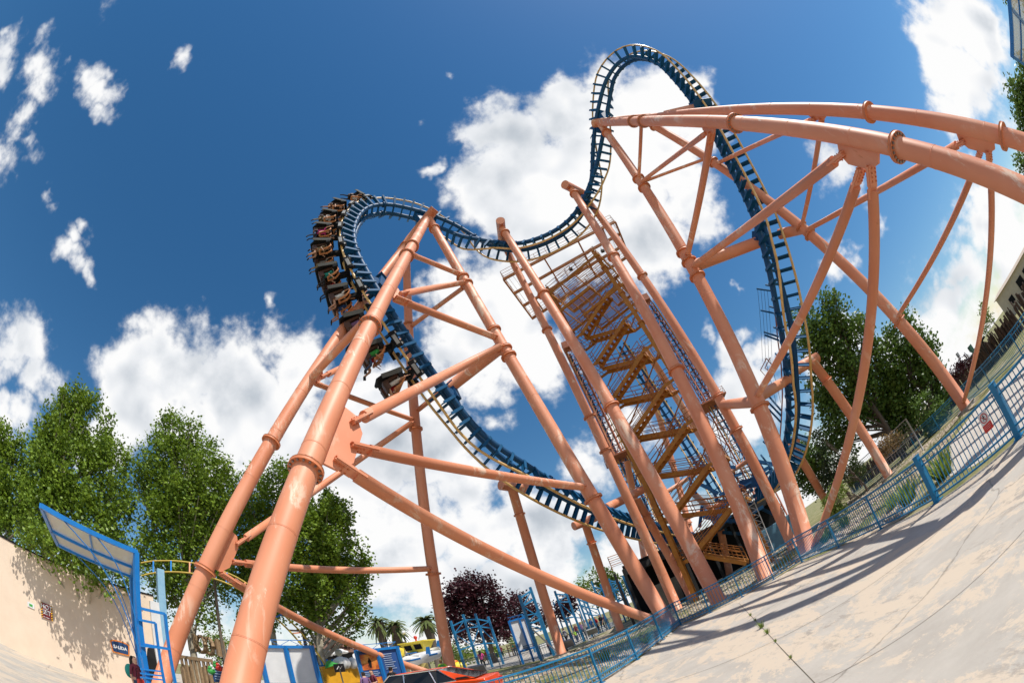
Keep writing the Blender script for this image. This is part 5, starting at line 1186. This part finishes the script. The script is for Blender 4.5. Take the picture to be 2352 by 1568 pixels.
# floodlights on the grass
def flood(label, p):
    t = thing('floodlight', label, 'floodlight', p, 'floodlights on the grass'); m = MB(); m.bar(p, p+UP*.35, .05, .3); m.bar(p+V((-.5, 0, .1)), p+V((.5, 0, .1)), .05, .05); m.build('stand', M['dark'], t)
    m = MB(); R = Matrix.Rotation(-.9, 3, 'X'); m.box(p+UP*.65, 1.0, .6, .18, R=R); h = m.build('housing', M['grey'], t, bev=.03); m = MB(); m.box(p+UP*.65+R@V((0, 0, .1)), .9, .5, .02, R=R); m.build('glass', M['lampglass'], h)
flood('grey floodlight box near the second railing, left of the wide frame', az(-18.9, 27)); flood('grey floodlight by the queue, under the diagonal brace', az(-4.0, 36)); flood('slanting pale floodlight post base near the thin orange leg', az(-7.6, 28))
for i, (p, q, d, l) in enumerate(((c1(1265, 780), c1(1600, 1075), 27.5, 'pale thin pipe leaning from the tall blue frame to the grass'), (c1(1815, 600), c1(1920, 890), 34, 'pale thin pole standing by the queueing people'), (c5(375, 1180), c5(460, 1410), 36, 'pale thin pole left of the thick leg foot'), (c5(1075, 880), c5(1180, 1130), 29.5, 'pale thin pipe right of the ochre stair post'))):
    a_, b_ = at(*p, d), at(*q, d); b_.z = 0; m = MB(); m.tube(b_, a_, .05, n=8); m.box(b_+UP*.02, .2, .2, .03); tag(m.build('metal_pole', M['lightgrey']), l, 'pole', 'pale poles')

# ------------------------------------------------------------------ the two parked cars
def car(label, C_, yaw, L, body, roofz=1.40):
    """C_: ground point under the middle, +x is forward"""
    t = thing('parked_car', label, 'car', C_, 'parked cars'); R = Matrix.Translation(C_) @ Matrix.Rotation(yaw, 4, 'Z')
    def P(x, y, z): return R @ V((x, y, z))
    h = L/2; W = .84
    prof = [(-h, .42), (-h-.02, .62), (-h+.03, .88), (-h+.75, .955), (-.95, .965), (.95, .93), (h-.5, .86), (h-.05, .74), (h, .55), (h-.02, .36), (h-.55, .26), (-h+.5, .26)]
    m = MB(); N = len(prof); vs = []
    ys = (-W, -W*.94, -W*.5, W*.5, W*.94, W)
    for k, y in enumerate(ys):
        ins = .06 if k in (0, 5) else 0
        for x, z in prof: vs.append(P(x*(1-.02*(k in (0, 5))), y, z-(ins if z > .8 else 0)))
    fs = [(k*N+i, k*N+(i+1) % N, (k+1)*N+(i+1) % N, (k+1)*N+i) for k in range(len(ys)-1) for i in range(N)]+[tuple(range(N)), tuple(reversed(range(5*N, 6*N)))]
    m.add(vs, fs, True); m.build('body', M[body], t, bev=.03)
    # greenhouse
    roof = [(-.85, roofz-.03), (-.55, roofz), (.35, roofz), (.60, roofz-.04)]; m = MB(); vs = []
    for y in (-.60, .60):
        for x, z in roof: vs.append(P(x, y, z+(0)))
    for y in (-.60, .60):
        for x, z in roof: vs.append(P(x, y*1.02, z-.05))
    m.add(vs, [(0, 1, 5, 4), (1, 2, 6, 5), (2, 3, 7, 6), (0, 8, 9, 1), (1, 9, 10, 2), (2, 10, 11, 3), (4, 5, 13, 12), (5, 6, 14, 13), (6, 7, 15, 14), (0, 4, 12, 8), (3, 11, 15, 7)], True); m.build('roof', M[body], t)
    def quad(nm, pts, mat): m = MB(); a, b, c = pts[0], pts[1], pts[2]; m.plate(pts, (b-a).cross(c-a), .02); return m.build(nm, M[mat], t)
    for s in (-1, 1):
        w0, w1 = .76*s, .60*s; nx = [(-.45, .14), (.18, .86)]
        quad('side_window', [P(.16, w0, .95), P(1.02, w0, .94), P(.56, w1, roofz-.05), P(.16, w1, roofz-.03)], 'carglass'); quad('side_window', [P(-.78, w0, .96), P(.10, w0, .95), P(.10, w1, roofz-.03), P(-.62, w1, roofz-.04)], 'carglass')
        quad('quarter_window', [P(-1.35, w0, .97), P(-.86, w0, .965), P(-.70, w1, roofz-.05), P(-.88, w1, roofz-.07)], 'carglass')
        m = MB()
        for a_, b_ in (((-1.42, .96), (1.08, .93)), ((1.08, .93), (.60, roofz-.03)), ((.60, roofz-.03), (-.90, roofz-.03)), ((-.90, roofz-.03), (-1.42, .96)), ((.13, .95), (.13, roofz-.02)), ((-.82, .96), (-.66, roofz-.03))):
            f = lambda q: P(q[0], (w0 if q[1] < 1.1 else w1)+.015*s, q[1]); m.bar(f(a_), f(b_), .035, .03)
        m.build('window_trim', M['chrome'], t)
        quad('c_pillar', [P(-1.95, w0*.98, .95), P(-1.38, w0, .965), P(-.90, w1, roofz-.04), P(-1.10, w1*.98, roofz-.10)], body)
        quad('pillar_vent', [P(-1.85, w0+.02*s, .985), P(-1.45, w0+.02*s, .995), P(-1.40, w0*.97+.02*s, 1.05), P(-1.72, w0*.97+.02*s, 1.04)], 'black')
        for x in (-h+.85, h-.85):
            m = MB(); m.tube(P(x, s*(W-.18), .31), P(x, s*(W+.02), .31), .31, n=20); w_ = m.build('wheel', M['rubber'], t); m = MB(); m.tube(P(x, s*(W), .31), P(x, s*(W+.035), .31), .19, n=14); m.build('rim', M['chrome'], w_)
        m = MB(); m.box(P(h-.04, s*.6, .62), .1, .3, .14, rz=yaw); m.build('headlight', M['lampglass'], t); m = MB(); m.box(P(-h+.0, s*.62, .68), .08, .34, .14, rz=yaw); m.build('tail_light', M['red'], t)
    quad('windscreen', [P(1.10, -.72, .93), P(1.10, .72, .93), P(.60, .58, roofz-.04), P(.60, -.58, roofz-.04)], 'carglass'); quad('rear_window', [P(-1.95, -.70, .95), P(-1.95, .70, .95), P(-.90, .56, roofz-.05), P(-.90, -.56, roofz-.05)], 'carglass')
    m = MB(); m.box(P(h, 0, .42), .14, 1.62, .14, rz=yaw); m.build('front_bumper', M['chrome'], t, bev=.02); m = MB(); m.box(P(-h-.02, 0, .44), .14, 1.62, .14, rz=yaw); m.build('rear_bumper', M['chrome'], t, bev=.02)
    return t
ca_, cb_ = az(-18.4, 13.0), az(-33.5, 14.6); cc = (ca_+cb_)/2; dd = cb_-ca_
car('bright orange-red saloon with chrome window trim behind the sloping railing', cc+UP*.12, atan2(dd.y, dd.x), 4.5, 'carpaint', 1.42)
dd = az(-48, 11.2)-az(-37, 12.4); car('black car with chrome window line, only its roof in view', az(-42.4, 12.3)+UP*.1, atan2(dd.y, dd.x), 4.4, 'carblack', 1.40)

# ------------------------------------------------------------------ small yellow coaster through the trees
KT = thing('kiddie_coaster_track', 'arched yellow twin-rail track with blue ties in front of the trees', 'coaster track', az(-45, 24))
def z1(x, y): return ((x/1.68)/1.7415, (1900+y/1.68)/1.7415)
up_ = [z1(945, 590), z1(1010, 578), z1(1100, 574), z1(1200, 577), z1(1300, 590), z1(1400, 612), z1(1500, 645), z1(1600, 690), z1(1700, 755), z1(1800, 835), z1(1900, 930), z1(2000, 1030), z1(2080, 1125), z1(2140, 1205), z1(2200, 1300), z1(2230, 1380)]
lo_ = [z1(950, 676), z1(1010, 660), z1(1100, 650), z1(1200, 650), z1(1300, 660), z1(1400, 682), z1(1500, 715), z1(1580, 752), z1(1670, 808), z1(1760, 880), z1(1850, 955), z1(1940, 1040), z1(2020, 1130), z1(2090, 1215), z1(2150, 1300), z1(2180, 1380)]
def smooth(P, n=4):
    o = []
    for i in range(len(P)-1):
        a, b, c, d = P[max(0, i-1)], P[i], P[i+1], P[min(len(P)-1, i+2)]
        for k in range(n): o.append(crom(a, b, c, d, k/n))
    return o+[P[-1]]
U3 = smooth([at(x, y, 24.5) for x, y in up_]); L3 = smooth([at(x, y, 23.8) for x, y in lo_])
for P in (U3, L3): m = MB(); m.path(P, .05, 8); m.build('rail', M['mustard'], KT)
for i in range(5, len(U3)-3, 5): m = MB(); m.bar(U3[i], L3[i], .08, .08); m.build('tie', M['signblue'] if (i//5) % 3 else M['orange'], KT)
for i in (20, 44): p = U3[i]; m = MB(); m.tube(V((p.x, p.y+.4, 0)), p+V((0, .4, -.1)), .09, n=8); m.bar(p+V((0, .4, -.1)), L3[i], .1, .1); m.build('support_pole', M['trunkdark'], KT)

# ------------------------------------------------------------------ children's area in the distance
t = thing('control_tower', 'small yellow toy control tower with dark windows and red chequered neck', 'toy tower', az(-25.3, 55)); c = at(*c2(2015, 480), 55)
m = MB()
for z0, w0, z1_, w1 in ((-.8, .95, .5, 1.6), (.5, 1.75, .65, 1.75)):
    vs = [c+V((sx*w, sy*w, z)) for z, w in ((z0, w0), (z1_, w1)) for sx, sy in ((-1, -1), (1, -1), (1, 1), (-1, 1))]; m.add(vs, [(0, 1, 5, 4), (1, 2, 6, 5), (2, 3, 7, 6), (3, 0, 4, 7), (4, 5, 6, 7), (3, 2, 1, 0)])
m.build('cab', M['yellow'], t)
for sx in (-1, 1): m = MB(); m.plate([c+V((sx*.65+q*.45, -1.22-(.28 if z > 0 else 0), z-.1)) for q, z in ((-1, -.32), (1, -.32), (1, .32), (-1, .32))], (0, -1, -.45), .06); m.build('window', M['black'], t)
m = MB(); m.tube(c-UP*.8, c-UP*1.6, .7, n=16); m.build('chequered_neck', M['check'], t); m = MB(); m.tube(c-UP*1.6, V((c.x, c.y, 0)), .55, .7, n=16); m.build('column', M['yellowpale'], t)
m = MB(); m.tube(c+UP*.65, c+UP*1.1, .12, n=8); m.ball(c+UP*1.2, .25, 8, 6); m.build('beacon', M['red'], t)
for i, (x, y, d, l) in enumerate(((1930, 640, 50, 'white toy aeroplane with blue stripe left of the yellow column'), (2110, 590, 52, 'white toy aeroplane with blue nose right of the yellow column'), (2060, 560, 56, 'white toy aeroplane behind the yellow column, blue wing up'))):
    p = at(*c2(x, y), d); t = thing('toy_plane', l, 'toy plane', p, 'toy aeroplanes of the ride'); m = MB(); m.path([p+V((-2.4, 0, .2)), p+V((-1.6, 0, .05)), p, p+V((1.4, 0, .1)), p+V((2.5, 0, .5))], [.15, .6, .75, .5, .12], 12); b = m.build('fuselage', M['white'], t)
    m = MB(); m.path([p+V((-2.0, -.35, .1)), p+V((0, -.7, .1)), p+V((1.6, -.4, .2))], .12, 6); m.build('blue_stripe', M['signblue'], b); m = MB(); m.plate([p+V((-.6, -3, .3)), p+V((.5, -3, .3)), p+V((.6, 3, .3)), p+V((-.7, 3, .3))], UP, .12); m.build('wing', M['white'] if i != 2 else M['signblue'], t)
    m = MB(); m.plate([p+V((2.1, 0, .3)), p+V((2.7, 0, .4)), p+V((2.8, 0, 1.4)), p+V((2.4, 0, 1.4))], (0, 1, 0), .1); m.build('tail_fin', M['signblue'], t); m = MB(); m.tube(p-UP*.4, V((p.x, p.y, 0)), .12, n=8); m.build('arm', M['grey'], t)
t = thing('slide', 'yellow and orange curved slide left of the toy aeroplanes', 'slide', az(-27.6, 50)); m = MB(); m.path([at(*c2(x, y), 50) for x, y in ((1795, 510), (1850, 520), (1855, 560), (1800, 585), (1850, 600))], .32, 10); m.build('yellow_tube', M['yellow'], t); m = MB(); m.path([at(*c2(x, y), 50) for x, y in ((1820, 610), (1860, 640), (1880, 690), (1870, 720))], .3, 10); m.build('orange_chute', M['orangep'], t)
def house(label, TL_, TR_, d, roof, rh, wins=(), low=0, mat='beige', depth=6, name='house', cat='house'):
    a, b = at(*TL_, d), at(*TR_, d); z = max(a.z, b.z); a.z = b.z = z; n = (b-a).cross(UP).normalized(); n = n if n.dot(a) > 0 else -n; t = thing(name, label, cat, (a.x, a.y, 0), 'buildings in the background')
    m = MB(); c = (a+b)/2+n*depth/2; yaw = atan2((b-a).y, (b-a).x); m.box(V((c.x, c.y, z/2)), (b-a).length, depth, z, rz=yaw); m.build('walls', M[mat], t)
    e = (b-a).normalized()*.4; A_, B_ = a-e-n*.4, b+e-n*.4; Cc, D_ = b+e+n*(depth+.4), a-e+n*(depth+.4); r0, r1 = (A_+D_)/2+UP*rh+e*2, (B_+Cc)/2+UP*rh-e*2; m = MB(); m.add([A_, B_, Cc, D_, r0, r1], [(0, 1, 5, 4), (2, 3, 4, 5), (1, 2, 5), (3, 0, 4), (3, 2, 1, 0)]); m.build('roof', M[roof], t)
    for (x, y, w_, h_) in wins:
        p = a.lerp(b, x)-UP*(z*(1-y))-n*.04; m = MB(); m.bar(p-(b-a).normalized()*w_/2, p+(b-a).normalized()*w_/2, .06, h_); m.build('window', M['black'], t)
    return t
house('beige toy-town house with domed white roof, left of the yellow tower', c2(1710, 450), c2(1870, 440), 66, 'white', 1.6, [(.65, .55, .7, 1.0)])
house('low beige house with pale roof behind the yellow tower', c2(1880, 450), c2(1990, 440), 70, 'white', 1.5, [(.4, .5, .6, .8)])
t = house('dark carousel building with snowy scalloped brown roof', c2(935, 560), c2(1330, 560), 52, 'brownroof', 2.6, [], mat='dark', depth=9, name='carousel_building', cat='building')
m = MB(); rnd = random.Random(8)
for k in range(16): p = at(*c2(945+k*20, 545-12*sin(k*.6)), 50.8); m.ball(p, .42, 8, 6, sc=(1.5, .7, rnd.uniform(.4, .9)))
m.build('snow_edge', M['white'], t)
# wooden-looking sign letters over the roof, rings and blocks
m = MB()
for i, x in enumerate((1110, 1165, 1210, 1250, 1285, 1318)):
    p = at(*c2(x, 485+i), 52.5)
    if i % 2: m.path([p+V((.55*cos(2*pi*k/14), 0, .62*sin(2*pi*k/14))) for k in range(15)], .2, 6)
    else: m.bar(p-UP*.6+V((-.3, 0, 0)), p+UP*.6+V((-.3, 0, 0)), .25, .25); m.bar(p+V((-.3, 0, .5)), p+V((.4, 0, .5)), .25, .25); m.bar(p+V((-.3, 0, -.5)), p+V((.4, 0, -.5)), .25, .25)
m.build('roof_letters', M['brownroof'], t)
t = thing('pirate_ride', 'low amber-coloured ride enclosure with white cut-out shapes behind the dark railing', 'ride', az(-36, 24)); A_, B_ = at(*c2(1000, 690), 24), at(*c2(1370, 675), 25); m = MB(); m.bar(A_-UP*.6, B_-UP*.6, .2, 1.2); m.build('amber_panel', M['amber'], t)
m = MB()
for x, y, r in ((1180, 660, .35), (1215, 655, .42), (1260, 655, .35), (1335, 655, .35)): m.ball(at(*c2(x, y), 24.6), r, 10, 7, sc=(1, .3, 1))
m.build('white_shapes', M['white'], t); m = MB(); m.path([at(*c2(x, y), 24.2) for x, y in ((1080, 630), (1095, 665), (1110, 690))], [.1, .3, .45], 8); m.build('green_hat', M['green'], t)
m = MB()
for k in range(6): p = at(*c2(1040+k*60, 770), 25); m.bar(V((p.x, p.y, 0)), p+UP*.9, .08, .08)
m.build('posts', M['signblue'], t)
# little flag sign on a pole
p = at(*c2(1195, 705), 17); t = thing('small_sign', 'small black sign with white scribble on a grey pole by the railing', 'sign', (p.x, p.y, 0)); m = MB(); m.tube(V((p.x, p.y, 0)), p, .03, n=6); m.build('pole', M['grey'], t); S = sign_frame(p, -V((p.x, p.y, 0))); flat(S, rect(-.2, -.17, .2, .17), 0, .02, M['black'], 'board', t); m = MB(); m.path([loc(S, x, y, .015) for x, y in ((-.1, -.05), (0, .08), (.03, -.04), (.12, .08))], .012, 5); m.build('scribble', M['white'], t)
def lamp(label, x, y, d, n=2):
    c = at(x, y, d); t = thing('street_lamp', label, 'street lamp', (c.x, c.y, 0), 'globe street lamps'); m = MB(); m.tube(V((c.x, c.y, 0)), c, .07, .05, n=8)
    if n > 1: m.bar(c+V((-.45, 0, -.1)), c+V((.45, 0, -.1)), .05, .05)
    m.build('post', M['dark'], t)
    for k in range(n): m = MB(); q = c+(V((-.45+.9*k, 0, .15)) if n > 1 else V((0, 0, .2))); m.ball(q, .26, 12, 8); m.build('globe', M['globe'], t)
lamp('globe lamp right of the palm trees', *c2(1870, 350), 55, 1); lamp('double-globe lamp between the white board and the blue one', *c2(1135, 570), 30, 2); lamp('twin white lamps beside the wooden terrace', *c3(1800, 1080), 32, 2)
# wooden terrace with letters, left between the legs
t = thing('wooden_terrace', 'weathered wooden terrace and posts left of the thick leg', 'terrace', az(-53, 26)); m = MB(); A_, B_ = at(*c3(1130, 1130), 27), at(*c3(1640, 1200), 25.5)
m.bar(A_, B_, .16, .2)
for k in range(8): p = A_.lerp(B_, k/7); m.bar(V((p.x, p.y, 0)), p, .14, .14)
m.build('pergola', M['wood'], t); m = MB()
for k in range(26): p = at(*c3(1120+k*26, 1240), 28); m.bar(V((p.x, p.y, 0)), p-UP*random.uniform(0, .5), .25, .05)
m.build('plank_screen', M['wood'], t)
t = thing('letter_sign', 'row of rough wooden letters and rings on the terrace roof line', 'sign', az(-52, 28)); rnd = random.Random(2)
for i, (x, k) in enumerate(((965, 'O'), (1310, 'M'), (1370, 'I'), (1460, 'O'), (1530, 'I'), (1590, 'O'), (1680, 'M'), (1750, 'I'), (1820, 'I'))):
    p = at(*c3(x, 880+i*16), 28); m = MB(); a = .0
    if k == 'O': m.path([p+V((.42*cos(2*pi*j/14), 0, .52*sin(2*pi*j/14))) for j in range(15)], .12, 6)
    elif k == 'I': m.bar(p-UP*.55, p+UP*.55, .22, .22)
    else:
        for s in (-1, 1): m.bar(p+V((s*.3, 0, -.55)), p+V((s*.3, 0, .55)), .16, .16); m.bar(p+V((s*.3, 0, .5)), p-UP*.1, .14, .14)
    m.build('letter', M['wood'], t)
t = thing('dark_sculpture', 'tall black pointed sculpture behind the gate frame', 'sculpture', az(-58.5, 24)); c = at(*c3(590, 800), 24); m = MB(); m.path([V((c.x, c.y, 0)), V((c.x+.3, c.y, 1.6)), V((c.x+.2, c.y, 3.2)), c+V((0, 0, -.4)), c+V((-.1, 0, .5))], [1.0, .9, .6, .3, .05], 9); m.build('body', M['black'], t)
t = thing('rock_column', 'stack of dark boulders beside the black pointed sculpture', 'rocks', az(-56.8, 25)); m = MB()
for i, y in enumerate((880, 960, 1050, 1140, 1220, 1300)): m.ball(at(*c3(855, y), 25), .42, 8, 6, sc=(1, 1, .9))
m.build('boulders', M['dark'], t)
t = thing('menu_board', 'dark price board with rows of light marks beside the kiosk toys', 'board', az(-47, 24)); p = at(*c3(1755, 1420), 20); S = sign_frame(p, -V((p.x, p.y, 0))); flat(S, rect(-.3, -.38, .3, .38), 0, .03, M['signnavy'], 'board', t); m = MB()
for k in range(5): m = MB(); m.path([loc(S, -.22+j*.11, .25-k*.12, .02) for j in range(5)], [.028, .016, .028, .016, .026], 6); m.build('price_line', M['paletext'], t)
t = thing('stuffed_toys', 'bunch of green, white and red round toys hanging by the kiosk', 'toys', az(-48.5, 20))
for x, y, r, q in ((1620, 1370, .17, 'green'), (1640, 1325, .12, 'white'), (1665, 1375, .1, 'green'), (1610, 1400, .11, 'white'), (1740, 1310, .15, 'red'), (1775, 1330, .12, 'red'), (1690, 1270, .12, 'green')): m = MB(); p = at(*c3(x, y), 20); m.ball(p, r, 10, 7); m.ball(p+V((.05, -.05, r*.9)), r*.6, 8, 6); m.build('toy', M[q], t)
# red stool-like bins etc. along the walkway; yellow ride car
t = thing('yellow_ride_car', 'small yellow ride car at the left end of the wide blue frame', 'ride car', az(-22.4, 42)); p = at(*c1(320, 1120), 42); p.z = .6; m = MB(); m.ball(p, .8, 12, 8, sc=(1.5, .8, .7)); m.build('shell', M['yellow'], t); m = MB(); m.ball(p+UP*.55, .4, 8, 6, sc=(1.2, .8, .6)); m.build('canopy', M['orangep'], t)
t = thing('wooden_bench', 'pale wooden bench railing behind the wide blue frame', 'bench', az(-13, 52)); a_, b_ = at(*c1(960, 975), 52), at(*c1(1050, 960), 52); m = MB(); m.bar(a_, b_, .3, .12); m.bar(a_-UP*.35, b_-UP*.35, .3, .12); m.build('rails', M['wood'], t); m = MB()
for f in (0, .5, 1): q = a_.lerp(b_, f); m.bar(V((q.x, q.y, 0)), q, .12, .12)
m.build('legs', M['wood'], t)

# ------------------------------------------------------------------ right background
def wirepanel(label, p, q, h):
    t = thing('wire_fence_panel', label, 'wire fence', p, 'galvanised wire fence panels'); m = MB(); m.tube(p, p+UP*h, .05, n=8); m.build('post', M['grey'], t); m = MB(); m.tube(q, q+UP*h, .05, n=8); m.build('post', M['grey'], t); m = MB(); m.tube(p+UP*h, q+UP*h, .03, n=6); m.tube(p+UP*h*.5, q+UP*h*.5, .02, n=6)
    m.build('rail', M['grey'], t); m = MB(); L = (q-p).length; n = int(L/.3)
    for k in range(n): a_ = p.lerp(q, k/n); m.tube(a_+UP*.1, a_+UP*h, .006, n=3)
    for k in range(8): m.tube(p+UP*(.1+h*k/8), q+UP*(.1+h*k/8), .006, n=3)
    m.build('mesh', M['grey'], t)
w0, w1, w2 = V((17.4, 18.3, 0)), V((17.5, 22.4, 0)), V((19.1, 29.5, 0))
wirepanel('nearer galvanised wire fence panel before the far blue railing', w0, w1, 2.1); wirepanel('farther galvanised wire fence panel before the far blue railing', w1, w2, 2.1)
t = thing('brush_screen', 'long dark brushwood screen beyond the far blue railing', 'fence', az(60, 30)); P_ = [az(33, 44), az(45, 40), az(55, 33), az(62, 29), az(70, 28), az(82, 28)]; m = MB(); rnd = random.Random(6)
for a_, b_ in zip(P_, P_[1:]):
    n = int((b_-a_).length/.09)
    for k in range(n): q = a_.lerp(b_, k/n)+V((rnd.gauss(0, .06), rnd.gauss(0, .06), 0)); m.bar(q, q+V((rnd.gauss(0, .12), rnd.gauss(0, .12), rnd.uniform(1.25, 1.75))), .16, .06)
m.build('brushwood', M['brush'], t)
t = house('long cream building with small windows above the brush screen at the right', c4(945, 590), c4(1250, 110), 60, 'creamroof', .5, [(.2, .45, .9, .9), (.45, .5, 1.2, 1.4), (.62, .5, 1.2, 1.4), (.85, .7, .7, .7)], mat='cream', depth=10, name='building', cat='building')
t = thing('white_vehicle', 'white rounded camper roof above the brush screen', 'vehicle', az(58, 44)); p = at(*c4(705, 1075), 40); m = MB(); m.ball(p-UP*.2, 1.0, 12, 8, sc=(1.5, .9, .8)); m.build('body', M['white'], t); m = MB(); m.box(p+V((0, -.9, -.3)), 1.4, .2, .5); m.build('window', M['black'], t)
t = thing('dark_shed', 'dark sloping shed roof with a green light box, above the brush screen', 'shed', az(57, 42)); a_, b_ = at(*c4(860, 870), 44), at(*c4(640, 1150), 44); b_.z = 1.2; m = MB(); m.plate([a_, b_, b_+V((3, 3, .1)), a_+V((3, 3, .1))], UP, .2); m.build('roof', M['dark'], t); m = MB(); m.bar((a_+b_)/2+V((1, 1, -.9)), a_+V((1, 1, -.9)), .2, 1.6); m.build('wall', M['dark'], t); m = MB(); q = at(*c4(755, 975), 42); m.box(q, .5, .3, .8); m.tube(V((q.x, q.y, 0)), q, .05, n=6); m.build('light_box', M['darkgreen'], t)
for i, (x, y, d, l) in enumerate(((c4(650, 1020), 0, 45, 'thin grey rod with a box above the yellow frame at the right'), )): m = MB(); p = at(*x, d); m.tube(V((p.x, p.y, 0)), p, .05, n=6); m.box(p, .3, .2, .5); tag(m.build('floodlight_pole', M['grey']), l, 'pole')
t = thing('tube_stand', 'small yellow tubular frame beside the white camper roof', 'frame', az(57, 42)); m = MB(); a_ = at(*c4(695, 1045), 41); m.bar(V((a_.x, a_.y, 0)), a_, .1, .1); m.bar(a_, at(*c4(655, 1105), 41), .12, .12); m.build('tubes', M['yellow'], t)

# ------------------------------------------------------------------ visitors
person('stand', 'long-haired woman in maroon top with red bag by the beige wall', face(az(-62.4, 14.6), -75), 'maroon', 'jeans', 'hair', None, 1.02, 'skin', True)
wp = az(-62.4, 14.6); t = thing('handbag', 'bright red handbag at the hip of the woman by the wall', 'handbag', wp+V((.22, .0, .95))); m = MB(); q = wp+V((.27, -.02, .93)); m.box(q, .12, .30, .30, rz=.4); m.build('pouch', M['red'], t, bev=.04); m = MB(); m.path([q+V((0, -.12, .13)), q+V((-.1, -.05, .45)), q+V((-.12, .1, .52)), q+V((0, .12, .13))], .012, 5); m.build('strap', M['black'], t)
m = MB(); q = wp+V((-.30, -.08, 1.25)); m.ball(q, .2, 10, 8, sc=(.6, .9, 1.2)); tag(m.build('backpack', CM['teal']), 'small teal backpack worn by the woman beside the wall', 'backpack')
who = [(az(-50.3, 15.2), 30, 'lean', 'grey', 'black', 'man in navy and white striped jumper leaning on the railing', 'stripe', 0),
 (az(-31.8, 19.0), 150, 'lean', 'maroon', 'jeans', 'dark-haired man in dark red shirt before the blue information board', 0, 0),
 (az(-29.4, 19.4), 0, 'stand', 'black', 'black', 'person dressed in black facing the blue information board', 0, 0),
 (az(-32.9, 18.6), 60, 'stand', 'purple', 'jeans', 'person in lilac top at the left edge of the information board', 0, 0),
 (az(-23.0, 24), 20, 'walk', 'neon', 'jeans', 'person in lime T-shirt with green backpack beyond the orange car', 0, 1),
 (az(-18.0, 35), 20, 'walk', 'pink', 'black', 'woman in pink top by the railing, in front of the wide blue frame', 0, 0),
 (az(-17.2, 48), 20, 'stand', 'red', 'grey', 'person in red seen through the wide blue frame', 0, 0), (az(-16.6, 46), 20, 'walk', 'white', 'jeans', 'small figure in white seen through the wide blue frame', 0, 0),
 (az(-15.4, 50), 200, 'stand', 'maroon', 'black', 'figure in dark red at the right post of the wide blue frame', 0, 0), (az(-13.8, 52), 90, 'stand', 'teal', 'jeans', 'figure in turquoise near the pale wooden bench', 0, 0),
 (az(-13.2, 56), 30, 'walk', 'khaki', 'jeans', 'figure in tan beside the one in turquoise', 0, 0),
 (az(-9.6, 33.5), 120, 'stand', 'red', 'jeans', 'child in red just left of the thin orange post foot', 0, 0), (az(-8.0, 36), 40, 'stand', 'black', 'black', 'person all in black right of the thin orange post foot', 0, 0),
 (az(-7.2, 36.5), 70, 'walk', 'grey', 'black', 'person in striped grey stepping beside the one in black', 'stripe', 0), (az(-6.0, 38), 60, 'stand', 'neon', 'jeans', 'child in lime top in the queue', 0, 0),
 (az(-6.5, 39), 60, 'stand', 'khaki', 'black', 'person in tan behind the child in lime', 0, 0), (az(-5.0, 38.5), 200, 'lean', 'purple', 'black', 'broad man in mauve shirt beside the pale pole', 0, 0), (az(-4.3, 42), 150, 'stand', 'white', 'jeans', 'person in white behind the man in mauve', 0, 0),
 (az(-5.7, 42), 180, 'stand', 'maroon', 'jeans', 'person in dark red behind the mauve man', 0, 0), (az(-3.0, 41), 120, 'stand', 'red', 'black', 'person in bright red right of the man in mauve', 0, 0), (az(-2.4, 41), 150, 'walk', 'black', 'black', 'dark-clad person next to the one in bright red', 0, 0),
 (az(-1.9, 43), 150, 'stand', 'purple', 'grey', 'person in plum farther along the queue', 0, 0), (az(-3.7, 44), 150, 'stand', 'blue', 'jeans', 'person in blue near the thin orange leg foot', 0, 0),
 (az(1.0, 44), 150, 'stand', 'red', 'black', 'person in red left of the pale pole at the thick leg', 0, 0), (az(1.6, 45), 100, 'stand', 'white', 'jeans', 'person in white cap and shirt at the thick leg', 0, 0), (az(2.6, 46), 100, 'stand', 'maroon', 'jeans', 'last person in the queue, next to the thick leg', 0, 0),
 (az(9.2, 38), 200, 'stand', 'black', 'black', 'dim figure in the shade of the station', 0, 0)]
def stripes():
    m, t, p = newmat('cloth_stripe'); g = t.n('ShaderNodeNewGeometry'); s = t.n('ShaderNodeSeparateXYZ'); t.l(g.outputs['Position'], s.inputs[0])
    q = t.n('ShaderNodeMath', operation='SINE'); k = t.n('ShaderNodeMath', operation='MULTIPLY'); k.inputs[1].default_value = 95; t.l(s.outputs[2], k.inputs[0]); t.l(k.outputs[0], q.inputs[0])
    t.l(ramp(t, q.outputs[0], [(.3, (.02, .03, .09)), (.45, (.6, .6, .62))], 'CONSTANT').outputs[0], p.inputs['Base Color']); p.inputs['Roughness'].default_value = .9; return m
CM['stripe'] = stripes()
for i, (p, yaw, pose, sh, lg, lab, st, bp) in enumerate(who):
    person(pose, lab, face(p, yaw), st or sh, lg, 'hair' if i % 4 else 'hairl', 'visitors on foot', .72 if 'child' in lab else (.97+.06*(i % 3)*.5), 'skin' if i % 2 else 'skin2', i in (5, 18), 'back' if bp else None)
